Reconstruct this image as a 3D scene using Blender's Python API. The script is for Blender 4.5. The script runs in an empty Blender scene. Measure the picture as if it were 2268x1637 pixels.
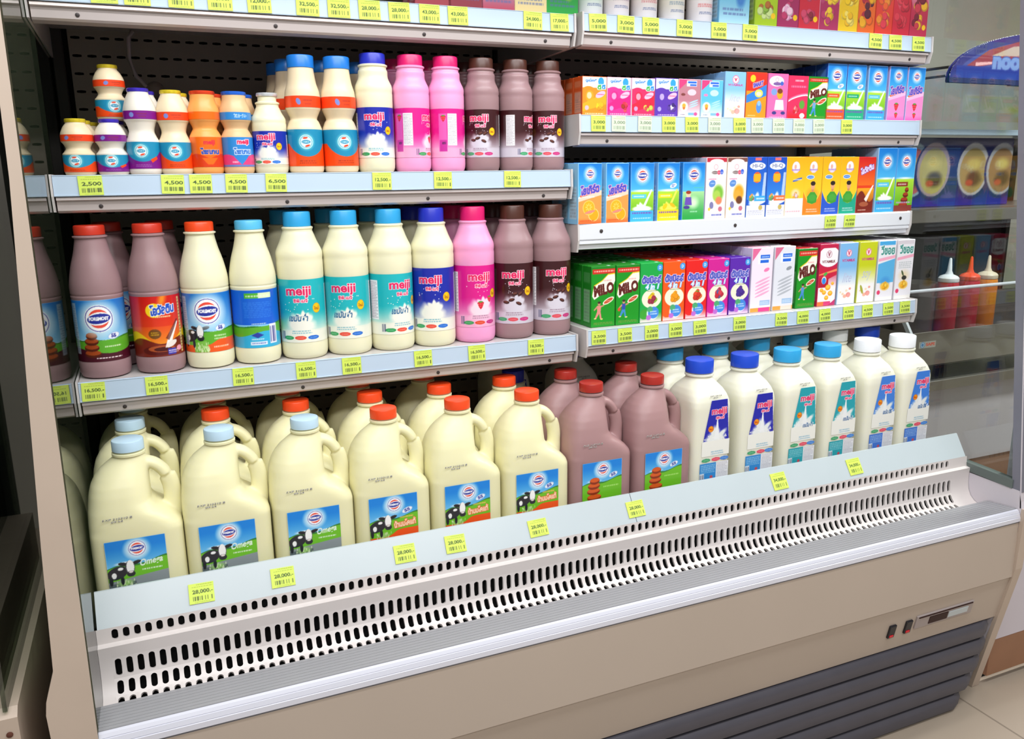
import bpy, math, random
import numpy as np
from mathutils import Matrix, Vector
random.seed(7)
RNG = np.random.RandomState(11)
COL = bpy.context.scene.collection

# ------------------------------------------------------------------ helpers
def hx(h):
    if isinstance(h, (tuple, list, np.ndarray)): return np.array(h, float)
    h = h.lstrip('#'); h = h if len(h) == 6 else ''.join(k*2 for k in h); return np.array([int(h[i:i+2], 16)/255 for i in (0, 2, 4)])
def lin(c):
    c = np.asarray(c, float); return np.where(c <= .04045, c/12.92, ((c+.055)/1.055)**2.4)

def mat(name, col, rough=.5, metal=0., noise=0., nscale=30., coat=0., sss=0., alpha=1., emit=0., spec=.5, bump=0., bscale=200.):
    m = bpy.data.materials.new(name); m.use_nodes = True
    nt = m.node_tree; b = nt.nodes['Principled BSDF']
    c = tuple(lin(hx(col)))+(1,)
    b.inputs['Base Color'].default_value = c
    b.inputs['Roughness'].default_value = rough; b.inputs['Metallic'].default_value = metal
    b.inputs['Specular IOR Level'].default_value = spec
    b.inputs['Coat Weight'].default_value = coat
    if sss:
        b.inputs['Subsurface Weight'].default_value = sss; b.inputs['Subsurface Radius'].default_value = (.012, .011, .006)
        b.inputs['Subsurface Scale'].default_value = 1.
    if alpha < 1: b.inputs['Alpha'].default_value = alpha
    if emit:
        b.inputs['Emission Color'].default_value = c; b.inputs['Emission Strength'].default_value = emit
    tc = nt.nodes.new('ShaderNodeTexCoord')
    if noise:
        n = nt.nodes.new('ShaderNodeTexNoise'); n.inputs['Scale'].default_value = nscale; n.inputs['Detail'].default_value = 4
        nt.links.new(tc.outputs['Object'], n.inputs['Vector'])
        mx = nt.nodes.new('ShaderNodeMix'); mx.data_type = 'RGBA'
        mx.inputs[6].default_value = tuple(np.clip(np.array(c[:3])*(1-noise), 0, 1))+(1,)
        mx.inputs[7].default_value = tuple(np.clip(np.array(c[:3])*(1+noise), 0, 1))+(1,)
        nt.links.new(n.outputs['Fac'], mx.inputs[0]); nt.links.new(mx.outputs[2], b.inputs['Base Color'])
    if bump:
        n = nt.nodes.new('ShaderNodeTexNoise'); n.inputs['Scale'].default_value = bscale
        nt.links.new(tc.outputs['Object'], n.inputs['Vector'])
        bp = nt.nodes.new('ShaderNodeBump'); bp.inputs['Strength'].default_value = bump; bp.inputs['Distance'].default_value = .002
        nt.links.new(n.outputs['Fac'], bp.inputs['Height']); nt.links.new(bp.outputs['Normal'], b.inputs['Normal'])
    return m

def glass_mat(name, tint, refl_rough=.02, ior=1.5):
    """thin pane: Fresnel mix of clear transmission and mirror reflection"""
    m = bpy.data.materials.new(name); m.use_nodes = True; nt = m.node_tree
    for n in list(nt.nodes): nt.nodes.remove(n)
    out = nt.nodes.new('ShaderNodeOutputMaterial'); mx = nt.nodes.new('ShaderNodeMixShader')
    tr = nt.nodes.new('ShaderNodeBsdfTransparent'); gl = nt.nodes.new('ShaderNodeBsdfGlossy'); fr = nt.nodes.new('ShaderNodeFresnel')
    tr.inputs['Color'].default_value = tuple(lin(hx(tint)))+(1,); gl.inputs['Roughness'].default_value = refl_rough
    ge = nt.nodes.new('ShaderNodeNewGeometry'); ma = nt.nodes.new('ShaderNodeMath'); ma.operation = 'MULTIPLY_ADD'   # same pane from either side
    ma.inputs[1].default_value = 1/ior-ior; ma.inputs[2].default_value = ior
    nt.links.new(ge.outputs['Backfacing'], ma.inputs[0]); nt.links.new(ma.outputs[0], fr.inputs['IOR'])
    nt.links.new(fr.outputs[0], mx.inputs[0]); nt.links.new(tr.outputs[0], mx.inputs[1]); nt.links.new(gl.outputs[0], mx.inputs[2])
    nt.links.new(mx.outputs[0], out.inputs[0]); return m

def print_mat(name, rough=.35, coat=.2):
    """printed film / carton board: ink colours stored per vertex"""
    m = bpy.data.materials.new(name); m.use_nodes = True; nt = m.node_tree; b = nt.nodes['Principled BSDF']
    a = nt.nodes.new('ShaderNodeVertexColor'); a.layer_name = 'Col'
    nt.links.new(a.outputs['Color'], b.inputs['Base Color'])
    b.inputs['Roughness'].default_value = rough; b.inputs['Coat Weight'].default_value = coat
    return m

M = {}
M['print'] = print_mat('printed_film', .3, .25)
M['carton'] = print_mat('printed_carton', .42, .1)
M['paper'] = print_mat('printed_paper', .6, 0)

def obj(name, me, parent=None, loc=(0, 0, 0), rot=None):
    o = bpy.data.objects.new(name, me); COL.objects.link(o); o.location = loc
    if rot: o.rotation_euler = rot
    if parent: o.parent = parent
    return o
def thing(name, label, cat, loc=(0, 0, 0), rz=0, group=None, rot=None):
    o = bpy.data.objects.new(name, None); COL.objects.link(o); o.location = loc
    o.rotation_euler = rot if rot else (0, 0, rz); o.empty_display_size = .02
    return tag(o, label, cat, group)
def tag(o, label, cat, group=None, kind=None):
    o['label'] = label; o['category'] = cat
    if group: o['group'] = group
    if kind: o['kind'] = kind
    return o
def struct(o):
    o['kind'] = 'structure'; return o

class G:
    """mesh collector"""
    def __init__(s): s.v = []; s.f = []; s.c = []
    def add(s, v, f, c=None):
        k = len(s.v); s.v += [tuple(p) for p in v]; s.f += [tuple(i+k for i in q) for q in f]
        if c is not None:
            c = np.asarray(c, float)
            if c.ndim == 1: c = np.tile(c, (len(v), 1))
            s.c += [tuple(x) for x in c]
        return s
    def box(s, x0, y0, z0, x1, y1, z1, b=0., c=None):
        if b <= 0:
            v = [(x, y, z) for z in (z0, z1) for y in (y0, y1) for x in (x0, x1)]
            return s.add(v, [(0, 2, 3, 1), (4, 5, 7, 6), (0, 1, 5, 4), (2, 6, 7, 3), (0, 4, 6, 2), (1, 3, 7, 5)], c)
        lo = (x0, y0, z0); hi = (x1, y1, z1); v = []; idx = {}
        for cx in (0, 1):
            for cy in (0, 1):
                for cz in (0, 1):
                    cc = (cx, cy, cz)
                    for ax in range(3):
                        p = [hi[i]-b if cc[i] else lo[i]+b for i in range(3)]; p[ax] = hi[ax] if cc[ax] else lo[ax]
                        idx[(cc, ax)] = len(v); v.append(tuple(p))
        f = []
        def q(keys):
            ids = [idx[k] for k in keys]; P = [Vector(v[i]) for i in ids]
            n = (P[1]-P[0]).cross(P[2]-P[0]); ctr = sum(P, Vector())/len(P)-Vector([(lo[i]+hi[i])/2 for i in range(3)])
            f.append(tuple(ids if n.dot(ctr) > 0 else ids[::-1]))
        for ax in range(3):
            o1, o2 = [a for a in range(3) if a != ax]
            for sgn in (0, 1):
                ks = []
                for a, bb in ((0, 0), (1, 0), (1, 1), (0, 1)):
                    cc = [0]*3; cc[ax] = sgn; cc[o1] = a; cc[o2] = bb; ks.append((tuple(cc), ax))
                q(ks)
            for a in (0, 1):
                for bb in (0, 1):
                    c0 = [0]*3; c0[o1] = a; c0[o2] = bb; c0[ax] = 0; c1 = list(c0); c1[ax] = 1
                    q([(tuple(c0), o1), (tuple(c1), o1), (tuple(c1), o2), (tuple(c0), o2)])
        for cx in (0, 1):
            for cy in (0, 1):
                for cz in (0, 1): q([((cx, cy, cz), a) for a in range(3)])
        return s.add(v, f, c)
    def extrude(s, prof, a0, a1, ax='x', c=None, closed=True):
        """prof: polygon in the two other axes (order y,z / x,z / x,y), extruded along ax"""
        n = len(prof)
        def P(a, p):
            return {'x': (a, p[0], p[1]), 'y': (p[0], a, p[1]), 'z': (p[0], p[1], a)}[ax]
        v = [P(a0, p) for p in prof]+[P(a1, p) for p in prof]
        f = [(i, (i+1) % n, (i+1) % n+n, i+n) for i in range(n if closed else n-1)]
        if closed: f += [tuple(range(n))[::-1], tuple(range(n, 2*n))]
        return s.add(v, f, c)
    def lathe(s, prof, n=40, c=None, rib=None, cx=0, cy=0, cz=0):
        v = []; f = []
        for k, (r, z) in enumerate(prof):
            for i in range(n):
                t = 2*math.pi*i/n; rr = r
                if rib and rib[0] <= z <= rib[1] and i % 2: rr = r-rib[2]
                v.append((cx+rr*math.sin(t), cy-rr*math.cos(t), cz+z))
        for k in range(len(prof)-1):
            for i in range(n):
                j = (i+1) % n; f.append((k*n+i, k*n+j, (k+1)*n+j, (k+1)*n+i))
        f.append(tuple(range(n))[::-1]); f.append(tuple((len(prof)-1)*n+i for i in range(n)))
        return s.add(v, f, c)
    def tube(s, pts, r, n=10, c=None):
        P = [Vector(p) for p in pts]; v = []; f = []
        for k, p in enumerate(P):
            t = (P[min(k+1, len(P)-1)]-P[max(k-1, 0)]).normalized()
            u = t.cross(Vector((0, 0, 1)) if abs(t.z) < .9 else Vector((0, 1, 0))).normalized(); w = t.cross(u)
            rr = r[k] if isinstance(r, (list, tuple)) else r
            if not isinstance(rr, (list, tuple)): rr = (rr, rr)
            for i in range(n):
                a = 2*math.pi*i/n; q = p+u*math.cos(a)*rr[0]+w*math.sin(a)*rr[1]; v.append(tuple(q))
        for k in range(len(P)-1):
            for i in range(n):
                j = (i+1) % n; f.append((k*n+i, k*n+j, (k+1)*n+j, (k+1)*n+i))
        f.append(tuple(range(n))[::-1]); f.append(tuple((len(P)-1)*n+i for i in range(n)))
        return s.add(v, f, c)
    def mesh(s, name, m, smooth=None, fix=False):
        me = bpy.data.meshes.new(name); me.from_pydata(s.v, [], s.f); me.materials.append(m)
        if s.c:
            a = me.color_attributes.new('Col', 'FLOAT_COLOR', 'POINT')
            cc = np.ones((len(s.v), 4)); cc[:, :3] = lin(np.array(s.c)); a.data.foreach_set('color', cc.ravel())
        if fix:
            import bmesh
            bm = bmesh.new(); bm.from_mesh(me); bmesh.ops.recalc_face_normals(bm, faces=bm.faces); bm.to_mesh(me); bm.free()
        me.update()
        if smooth is not None:
            me.polygons.foreach_set('use_smooth', [True]*len(me.polygons)); me.set_sharp_from_angle(angle=math.radians(smooth))
        return me

# ------------------------------------------------------------------ printed art
_tc = {}
def tris(txt, bold, shear):
    k = (txt, bold, shear)
    if k not in _tc:
        c = bpy.data.curves.new('t', 'FONT'); c.body = txt; c.size = 1; c.offset = bold; c.shear = shear; c.resolution_u = 3
        o = bpy.data.objects.new('t', c); me = o.to_mesh(); me.calc_loop_triangles()
        V = np.array([v.co[:2] for v in me.vertices]); T = np.array([t.vertices[:] for t in me.loop_triangles])
        A = V[T]; o.to_mesh_clear(); bpy.data.objects.remove(o); bpy.data.curves.remove(c); _tc[k] = A
    return _tc[k]

class Cv:
    """a printed sheet, w x h millimetres; positions are fractions of width and height from the lower left"""
    def __init__(s, w, h, bg='#ffffff', res=.9):
        s.w, s.h = w, h; s.nx = int(round(w/res))+1; s.ny = int(round(h/res))+1
        s.U, s.V = np.meshgrid(np.linspace(0, 1, s.nx), np.linspace(0, 1, s.ny))
        du = .25/(s.nx-1); dv = .25/(s.ny-1)
        s.SU = np.stack([s.U+a*du for a in (-1, 1, -1, 1)]); s.SV = np.stack([s.V+b*dv for b in (-1, -1, 1, 1)])
        s.col = np.zeros((s.ny, s.nx, 3)); s.al = np.zeros((s.ny, s.nx))
        if bg is not None: s.col[:] = hx(bg); s.al[:] = 1
        else: s.col[:] = 1
    def put(s, m, c, a=1.):
        m = m if m.ndim == 2 else m.mean(0)
        m = np.clip(m*a, 0, 1)[..., None]; c = np.asarray(hx(c) if not (isinstance(c, np.ndarray) and c.ndim == 3) else c)
        new = m[..., 0] > 0
        s.col = np.where((s.al[..., None] == 0) & (m > 0), c, s.col*(1-m)+c*m); s.al = np.maximum(s.al, m[..., 0]); return s
    def rect(s, a, b, c, d, col, al=1.):
        return s.put(((s.SU >= a) & (s.SU <= c) & (s.SV >= b) & (s.SV <= d)).astype(float), col, al)
    def grad(s, b, d, c0, c1, a=0., c=1.):
        t = np.clip((s.V-b)/(d-b), 0, 1)[..., None]; col = hx(c0)*(1-t)+hx(c1)*t
        return s.put(((s.SU >= a) & (s.SU <= c) & (s.SV >= b) & (s.SV <= d)).astype(float), col)
    def e(s, cx, cy, rx, ry=None, col='#fff', rot=0., al=1., soft=0.):
        """ellipse, radii in mm"""
        ry = rx if ry is None else ry; x = (s.SU-cx)*s.w; y = (s.SV-cy)*s.h
        c, n = math.cos(rot), math.sin(rot); p = (x*c+y*n)/rx; q = (-x*n+y*c)/ry; d = np.sqrt(p*p+q*q)
        m = (d <= 1).astype(float) if not soft else np.clip((1-d)/soft, 0, 1)
        return s.put(m, col, al)
    def ring(s, cx, cy, r0, r1, col, al=1.):
        d = np.hypot((s.SU-cx)*s.w, (s.SV-cy)*s.h); return s.put(((d >= r0) & (d <= r1)).astype(float), col, al)
    def poly(s, pts, col, al=1.):
        ins = np.zeros(s.SU.shape, bool); n = len(pts)
        for i in range(n):
            x0, y0 = pts[i]; x1, y1 = pts[(i+1) % n]
            if y0 == y1: continue
            cond = ((s.SV >= min(y0, y1)) & (s.SV < max(y0, y1))); xi = x0+(s.SV-y0)*(x1-x0)/(y1-y0)
            ins ^= cond & (s.SU < xi)
        return s.put(ins.astype(float), col, al)
    def below(s, fn, col, al=1., lo=None):
        m = s.SV <= fn(s.SU)
        if lo is not None: m &= s.SV >= lo
        return s.put(m.astype(float), col, al)
    def text(s, t, a, b, c, d, col, bold=.02, shear=0., out=None, ow=1., al=1., rot=0.):
        A = tris(t, bold, shear); mn = A.reshape(-1, 2).min(0); mx = A.reshape(-1, 2).max(0)
        B = (A-mn)/(mx-mn)
        if rot:
            X = (B[..., 0]-.5)*(c-a)*s.w; Y = (B[..., 1]-.5)*(d-b)*s.h
            X, Y = X*math.cos(rot)-Y*math.sin(rot), X*math.sin(rot)+Y*math.cos(rot)
            B = np.stack([(a+c)/2+X/s.w, (b+d)/2+Y/s.h], -1)
        else: B = np.stack([a+B[..., 0]*(c-a), b+B[..., 1]*(d-b)], -1)
        m = np.zeros(s.SU.shape)
        for T in B:
            i0 = max(int(T[:, 0].min()*(s.nx-1))-1, 0); i1 = min(int(T[:, 0].max()*(s.nx-1))+3, s.nx)
            j0 = max(int(T[:, 1].min()*(s.ny-1))-1, 0); j1 = min(int(T[:, 1].max()*(s.ny-1))+3, s.ny)
            if i1 <= i0 or j1 <= j0: continue
            x = s.SU[:, j0:j1, i0:i1]; y = s.SV[:, j0:j1, i0:i1]; p, q, r = T
            d1 = (q[0]-p[0])*(y-p[1])-(q[1]-p[1])*(x-p[0]); d2 = (r[0]-q[0])*(y-q[1])-(r[1]-q[1])*(x-q[0]); d3 = (p[0]-r[0])*(y-r[1])-(p[1]-r[1])*(x-r[0])
            ins = ((d1 >= 0) & (d2 >= 0) & (d3 >= 0)) | ((d1 <= 0) & (d2 <= 0) & (d3 <= 0))
            m[:, j0:j1, i0:i1] = np.maximum(m[:, j0:j1, i0:i1], ins)
        m = m.mean(0)
        if out is not None:
            k = max(int(round(ow*(s.nx-1)/s.w)), 1); o = m.copy()
            for dx in range(-k, k+1):
                for dy in range(-k, k+1):
                    if dx*dx+dy*dy <= k*k+1: o = np.maximum(o, np.roll(np.roll(m, dx, 1), dy, 0))
            s.put(np.clip(o*1.3, 0, 1), out, al)
        return s.put(np.clip(m*1.25, 0, 1), col, al)
    def rows(s, a, b, c, d, n, col, al=.7, seed=1):
        """lines of small print"""
        r = np.random.RandomState(seed); h = (d-b)/n
        for i in range(n):
            y = b+i*h; x = a+(c-a)*.04*r.rand(); e = c-(c-a)*.3*r.rand()*(i % 2)
            while x < e:
                w = (c-a)*(.06+.12*r.rand()); s.rect(x, y+h*.2, min(x+w, e), y+h*.75, col, al); x += w+(c-a)*.03
        return s
    def bars(s, a, b, c, d, n, col, seed=3):
        r = np.random.RandomState(seed); x = a; w = (c-a)/n
        for i in range(n):
            if r.rand() < .58: s.rect(a+i*w, b, a+(i+.8)*w, d, col, .85)
        return s
    def splash(s, cx, cy, r, col='#f4f3ea', seed=2, up=1.25, soft=.25):
        """milk crown with a ragged upper edge"""
        x = (s.SU-cx)*s.w; y = (s.SV-cy)*s.h; t = np.arctan2(y, x); g = np.random.RandomState(seed)
        R = np.full(t.shape, float(r))
        for k in range(3, 15): R += r*.9/k*g.randn()*.35*np.sin(k*t+g.rand()*6.3)
        R *= np.where(y > 0, up, 1.); m = np.clip((R-np.hypot(x, y))/(r*soft), 0, 1)
        return s.put(m, col)
    def geo(s, g, fn, a=.35):
        X = fn(s.U, s.V); v = np.stack(X, -1).reshape(-1, 3); c = s.col.reshape(-1, 3); f = []
        al = s.al; nx = s.nx
        if al.min() >= 1:
            i = np.arange((s.ny-1)*nx).reshape(s.ny-1, nx)[:, :-1].ravel(); f = np.stack([i, i+1, i+nx+1, i+nx], 1).tolist()
            g.add(v.tolist(), f, c)
        else:
            q = (al[:-1, :-1]+al[1:, :-1]+al[:-1, 1:]+al[1:, 1:])/4 > a
            i = np.arange((s.ny-1)*nx).reshape(s.ny-1, nx)[:, :-1][q]; F = np.stack([i, i+1, i+nx+1, i+nx], 1)
            u, inv = np.unique(F, return_inverse=True); g.add(v[u].tolist(), inv.reshape(-1, 4).tolist(), c[u])
        return g

# recurring marks -----------------------------------------------------------
def roundel(c, u, v, r, blue='#25309a', red='#ee4c3a', glow=True, word=True, pale='#ffffff'):
    if glow: c.e(u, v, r*1.75, col='#dff3fb', soft=.55)
    c.e(u, v, r*1.05, col=pale); c.ring(u, v, r*.93, r*1.0, blue, .8)
    c.e(u, v, r*.72, col=red); c.e(u, v, r*.82, r*.50, pale, rot=.12); c.e(u, v, r*.84, r*.38, blue, rot=.1)
    if word: c.text('FOREMOST', u-r*.7/c.w, v-r*.13/c.h, u+r*.7/c.w, v+r*.15/c.h, '#ffffff', .05)
def meiji(c, u, v, w, h=None, sub=True, col='#e0245f', out='#ffe3ea'):
    h = (h or w*.36)*1.16; a = u-w/2/c.w; b = u+w/2/c.w
    c.text('meiji', a, v-h/2/c.h, b, v+h/2/c.h, col, .03, out=out, ow=w*.022)
    if sub: c.text('ซีพี-เมจิ', u-w*.2/c.w, v-(h*.5+w*.17)/c.h, u+w*.34/c.w, v-(h*.5+w*.02)/c.h, col, .03, out=out, ow=max(w*.02, .8))
def cow(c, u, v, s):
    """black and white cow facing us, s = head height in mm"""
    X = lambda x: u+x*s/c.w; Y = lambda y: v+y*s/c.h
    c.e(X(-.75), Y(-.15), s*.62, s*.42, '#23242c', rot=.3); c.e(X(-.55), Y(.1), s*.16, s*.1, '#f3f3f1'); c.e(X(-.95), Y(-.3), s*.14, s*.2, '#f3f3f1')
    c.e(X(-1.15), Y(-.62), s*.12, s*.35, '#23242c'); c.e(X(-.5), Y(-.7), s*.11, s*.3, '#23242c')
    c.e(X(-.38), Y(.40), s*.28, s*.12, '#1d1d24', rot=-.25); c.e(X(.40), Y(.40), s*.28, s*.12, '#1d1d24', rot=.25)
    c.e(X(0), Y(.12), s*.28, s*.46, '#3a3a44'); c.e(X(.02), Y(.14), s*.22, s*.47, '#f6f5f3'); c.e(X(.03), Y(-.32), s*.25, s*.2, '#25252d'); c.e(X(.03), Y(-.2), s*.13, s*.07, '#e8dcd8')
def person(c, u, v, s, top='#3a62b0', leg='#2c4f9a', skin='#c98f72', hair='#3a2620', ball=None):
    X = lambda x: u+x*s/c.w; Y = lambda y: v+y*s/c.h
    c.poly([(X(-.13), Y(.05)), (X(.1), Y(.05)), (X(.2), Y(-.5)), (X(.08), Y(-.52)), (X(0), Y(-.15)), (X(-.22), Y(-.48)), (X(-.32), Y(-.42))], leg)
    c.poly([(X(-.18), Y(.4)), (X(.16), Y(.4)), (X(.12), Y(0)), (X(-.14), Y(0))], top)
    c.poly([(X(-.16), Y(.38)), (X(-.42), Y(.12)), (X(-.36), Y(.06)), (X(-.12), Y(.26))], skin); c.poly([(X(.14), Y(.38)), (X(.4), Y(.44)), (X(.38), Y(.35)), (X(.13), Y(.26))], skin)
    c.e(X(0), Y(.52), s*.11, s*.13, skin); c.e(X(0), Y(.6), s*.12, s*.08, hair); c.e(X(.2), Y(-.53), s*.1, s*.045, '#e8d08a'); c.e(X(-.3), Y(-.47), s*.1, s*.045, '#e8d08a')
    if ball: c.e(X(-.36), Y(.02), s*.12, col=ball)
def ovals(c, v, us, rx, ry, cols):
    for u, k in zip(us, cols):
        c.e(u, v, rx, ry, k); c.rows(u-rx*.6/c.w, v-ry*.3/c.h, u+rx*.6/c.w, v+ry*.35/c.h, 1, '#ffffff', .35)
def fruit(c, u, v, r, cols, seed=5):
    g = np.random.RandomState(seed)
    for i in range(11):
        a = g.rand()*6.28; d = r*.62*math.sqrt(g.rand()); k = r*(.26+.2*g.rand()); q = hx(cols[i % len(cols)])
        c.e(u+d*math.cos(a)/c.w, v+d*math.sin(a)/c.h, k, col=q*.8); c.e(u+(d*math.cos(a)-k*.12)/c.w, v+(d*math.sin(a)+k*.14)/c.h, k*.82, col=q)
def strawberry(c, u, v, s):
    c.poly([(u-s*.5/c.w, v+s*.35/c.h), (u+s*.5/c.w, v+s*.35/c.h), (u+s*.3/c.w, v-s*.25/c.h), (u, v-s*.62/c.h), (u-s*.3/c.w, v-s*.25/c.h)], '#d8203a'); c.e(u, v+s*.3/c.h, s*.5, s*.22, '#d8203a')
    for k in range(6): c.e(u+(-.3+.3*(k % 3))*s/c.w, v+(.15-.3*(k//3))*s/c.h, s*.05, col='#f6c8a0')
    c.e(u, v+s*.48/c.h, s*.34, s*.12, '#4f9a3a')

LABEL = {}
def lathe_r(prof, z):
    zs = [p[1] for p in prof]; rs = [p[0] for p in prof]; return np.interp(z, zs, rs)

def wrap_label(name, cv, prof, z0, z1, amax, off=.0005):
    g = G(); zt = z1-z0
    def fn(U, V):
        z = z0+V*zt; r = lathe_r(prof, z)+off; t = (U-.5)*2*amax; return r*np.sin(t), -r*np.cos(t), z
    cv.geo(g, fn); return g.mesh(name, M['print'], 40)
def flat_label(name, cv, x0, z0, y, m='print'):
    g = G(); cv.geo(g, lambda U, V: (x0+U*cv.w/1000, y+0*U, z0+V*cv.h/1000)); return g.mesh(name, M[m])

# ------------------------------------------------------------------ materials
MILK = mat('milky_plastic', '#e8e4c4', .36, sss=.25, spec=.4)
YOG = mat('cream_plastic', '#e9d6b4', .34, sss=.15, spec=.4)
YOGW = mat('white_yogurt_plastic', '#e9e2d6', .34, sss=.15, spec=.4)
YOGO = mat('orange_yogurt_plastic', '#f2a456', .34, spec=.4)
YOGB = mat('beige_yogurt_plastic', '#e0b98a', .34, spec=.4)
CHOC = mat('chocolate_milk_plastic', '#9d7d80', .36, sss=.15, spec=.4)
CHOCJ = mat('chocolate_jug_plastic', '#a48080', .4, sss=.15, spec=.4)
JUGM = mat('jug_milk_plastic', '#e7e2b8', .36, sss=.3, spec=.35, bump=.05, bscale=60)
JUGW = mat('white_jug_plastic', '#e6e4d2', .36, sss=.3, spec=.4)
PINK = mat('strawberry_milk_plastic', '#f0a0cc', .36, sss=.15, spec=.4)
def capm(n, c): return mat('cap_'+n, c, .32, spec=.5)
K = dict(orange=capm('orange', '#ee4a1c'), redor=capm('red', '#c83420'), darkred=capm('dark_red', '#a82a20'), sky=capm('sky', '#2f9fd8'), light=capm('light_blue', '#58b8e2'),
         pale=mat('cap_pale_blue', '#bcd8ea', .3, spec=.5), navy=capm('navy', '#2430b4'), royal=capm('royal', '#1c48c8'), azure=capm('azure', '#1e78d2'), pink=capm('pink', '#d81c6a'),
         brown=capm('brown', '#4c2a20'), white=capm('white', '#eef0f4'))
FOIL = dict(gold=mat('gold_foil', '#f0cc30', .3, .3, noise=.35, nscale=160), purple=mat('purple_foil', '#4434c0', .3, .3, noise=.3, nscale=160), red=mat('red_foil', '#ea4420', .35, .3, noise=.3, nscale=160),
            blue=mat('blue_foil', '#2a6ce0', .3, .3, noise=.3, nscale=160), silver=mat('silver_foil', '#e4e8ee', .28, .5, noise=.2, nscale=160))
M['rail'] = mat('price_rail_plastic', '#bccfe2', .25, coat=.4, noise=.03, nscale=8)
M['shelf'] = mat('shelf_white_enamel', '#c9c4c2', .35, noise=.03, nscale=6)
M['lip'] = mat('shelf_aluminium_lip', '#c9bebb', .3, .2, noise=.05, nscale=5)
M['bright'] = mat('white_lip_enamel', '#dfe2e8', .3, coat=.2)
M['screw'] = mat('dark_screw', '#4a4444', .5, .5)
M['back'] = mat('back_enamel', '#978c80', .55, noise=.12, nscale=9)
M['black'] = mat('unlit_black', '#0b0a0b', .9)  # flat black standing in for shade inside hollows
M['upright'] = mat('upright_steel', '#3b3836', .6, .3)
M['beige'] = mat('beige_enamel', '#b8a99b', .42, noise=.04, nscale=5)
M['beige2'] = mat('beige_enamel_edge', '#bcaa9a', .45, noise=.06, nscale=12)
M['liner'] = mat('white_liner', '#cfc8ce', .4, noise=.03, nscale=10)
M['grille'] = mat('grille_enamel', '#d5cdca', .35, noise=.03, nscale=12)
M['alu'] = mat('ribbed_aluminium', '#aaaaae', .36, .3, noise=.05, nscale=14)
M['alub'] = mat('bright_aluminium', '#dcdde8', .3, .15)
M['groove'] = mat('aluminium_groove', '#6f727c', .4, .4)
M['slat'] = mat('charcoal_slat_plastic', '#4a4850', .45, noise=.12, nscale=20)
M['frontboard'] = mat('front_barrier_plastic', '#b9c3c7', .28, coat=.3, noise=.05, nscale=7)
M['deck'] = mat('deck_enamel', '#b8b4ae', .4)
M['steel'] = mat('brushed_steel', '#9c958e', .3, .75, noise=.12, nscale=5)
M['glassL'] = glass_mat('side_glass_dark', '#b7c4b4', .02, 2.3); M['glassR'] = glass_mat('side_glass_clear', '#dfe4e2'); M['guard'] = glass_mat('guard_acrylic', '#f2eef2', .08, 1.35)
M['seal'] = mat('glass_channel_seal', '#66706c', .45, .2)
M['post'] = mat('post_grey', '#80808c', .4, .3, noise=.04)
M['tag'] = M['paper']

# ------------------------------------------------------------------ camera
def camera():
    yaw, pitch, roll = .40798, .23218, -.011565
    F = Vector((math.sin(yaw)*math.cos(pitch), math.cos(yaw)*math.cos(pitch), -math.sin(pitch)))
    R = Vector((math.cos(yaw), -math.sin(yaw), 0)); U = R.cross(F)
    R2 = math.cos(roll)*R+math.sin(roll)*U; U2 = -math.sin(roll)*R+math.cos(roll)*U
    m = Matrix((R2, U2, -F)).transposed().to_4x4(); m.translation = Vector((.1372, -1.6458, 1.34))
    cd = bpy.data.cameras.new('camera'); cd.sensor_width = 36; cd.lens = 1849/2268*36; cd.clip_start = .05; cd.clip_end = 50
    o = bpy.data.objects.new('camera', cd); COL.objects.link(o); o.matrix_world = m; bpy.context.scene.camera = o
camera()

exec_sections = True
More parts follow.
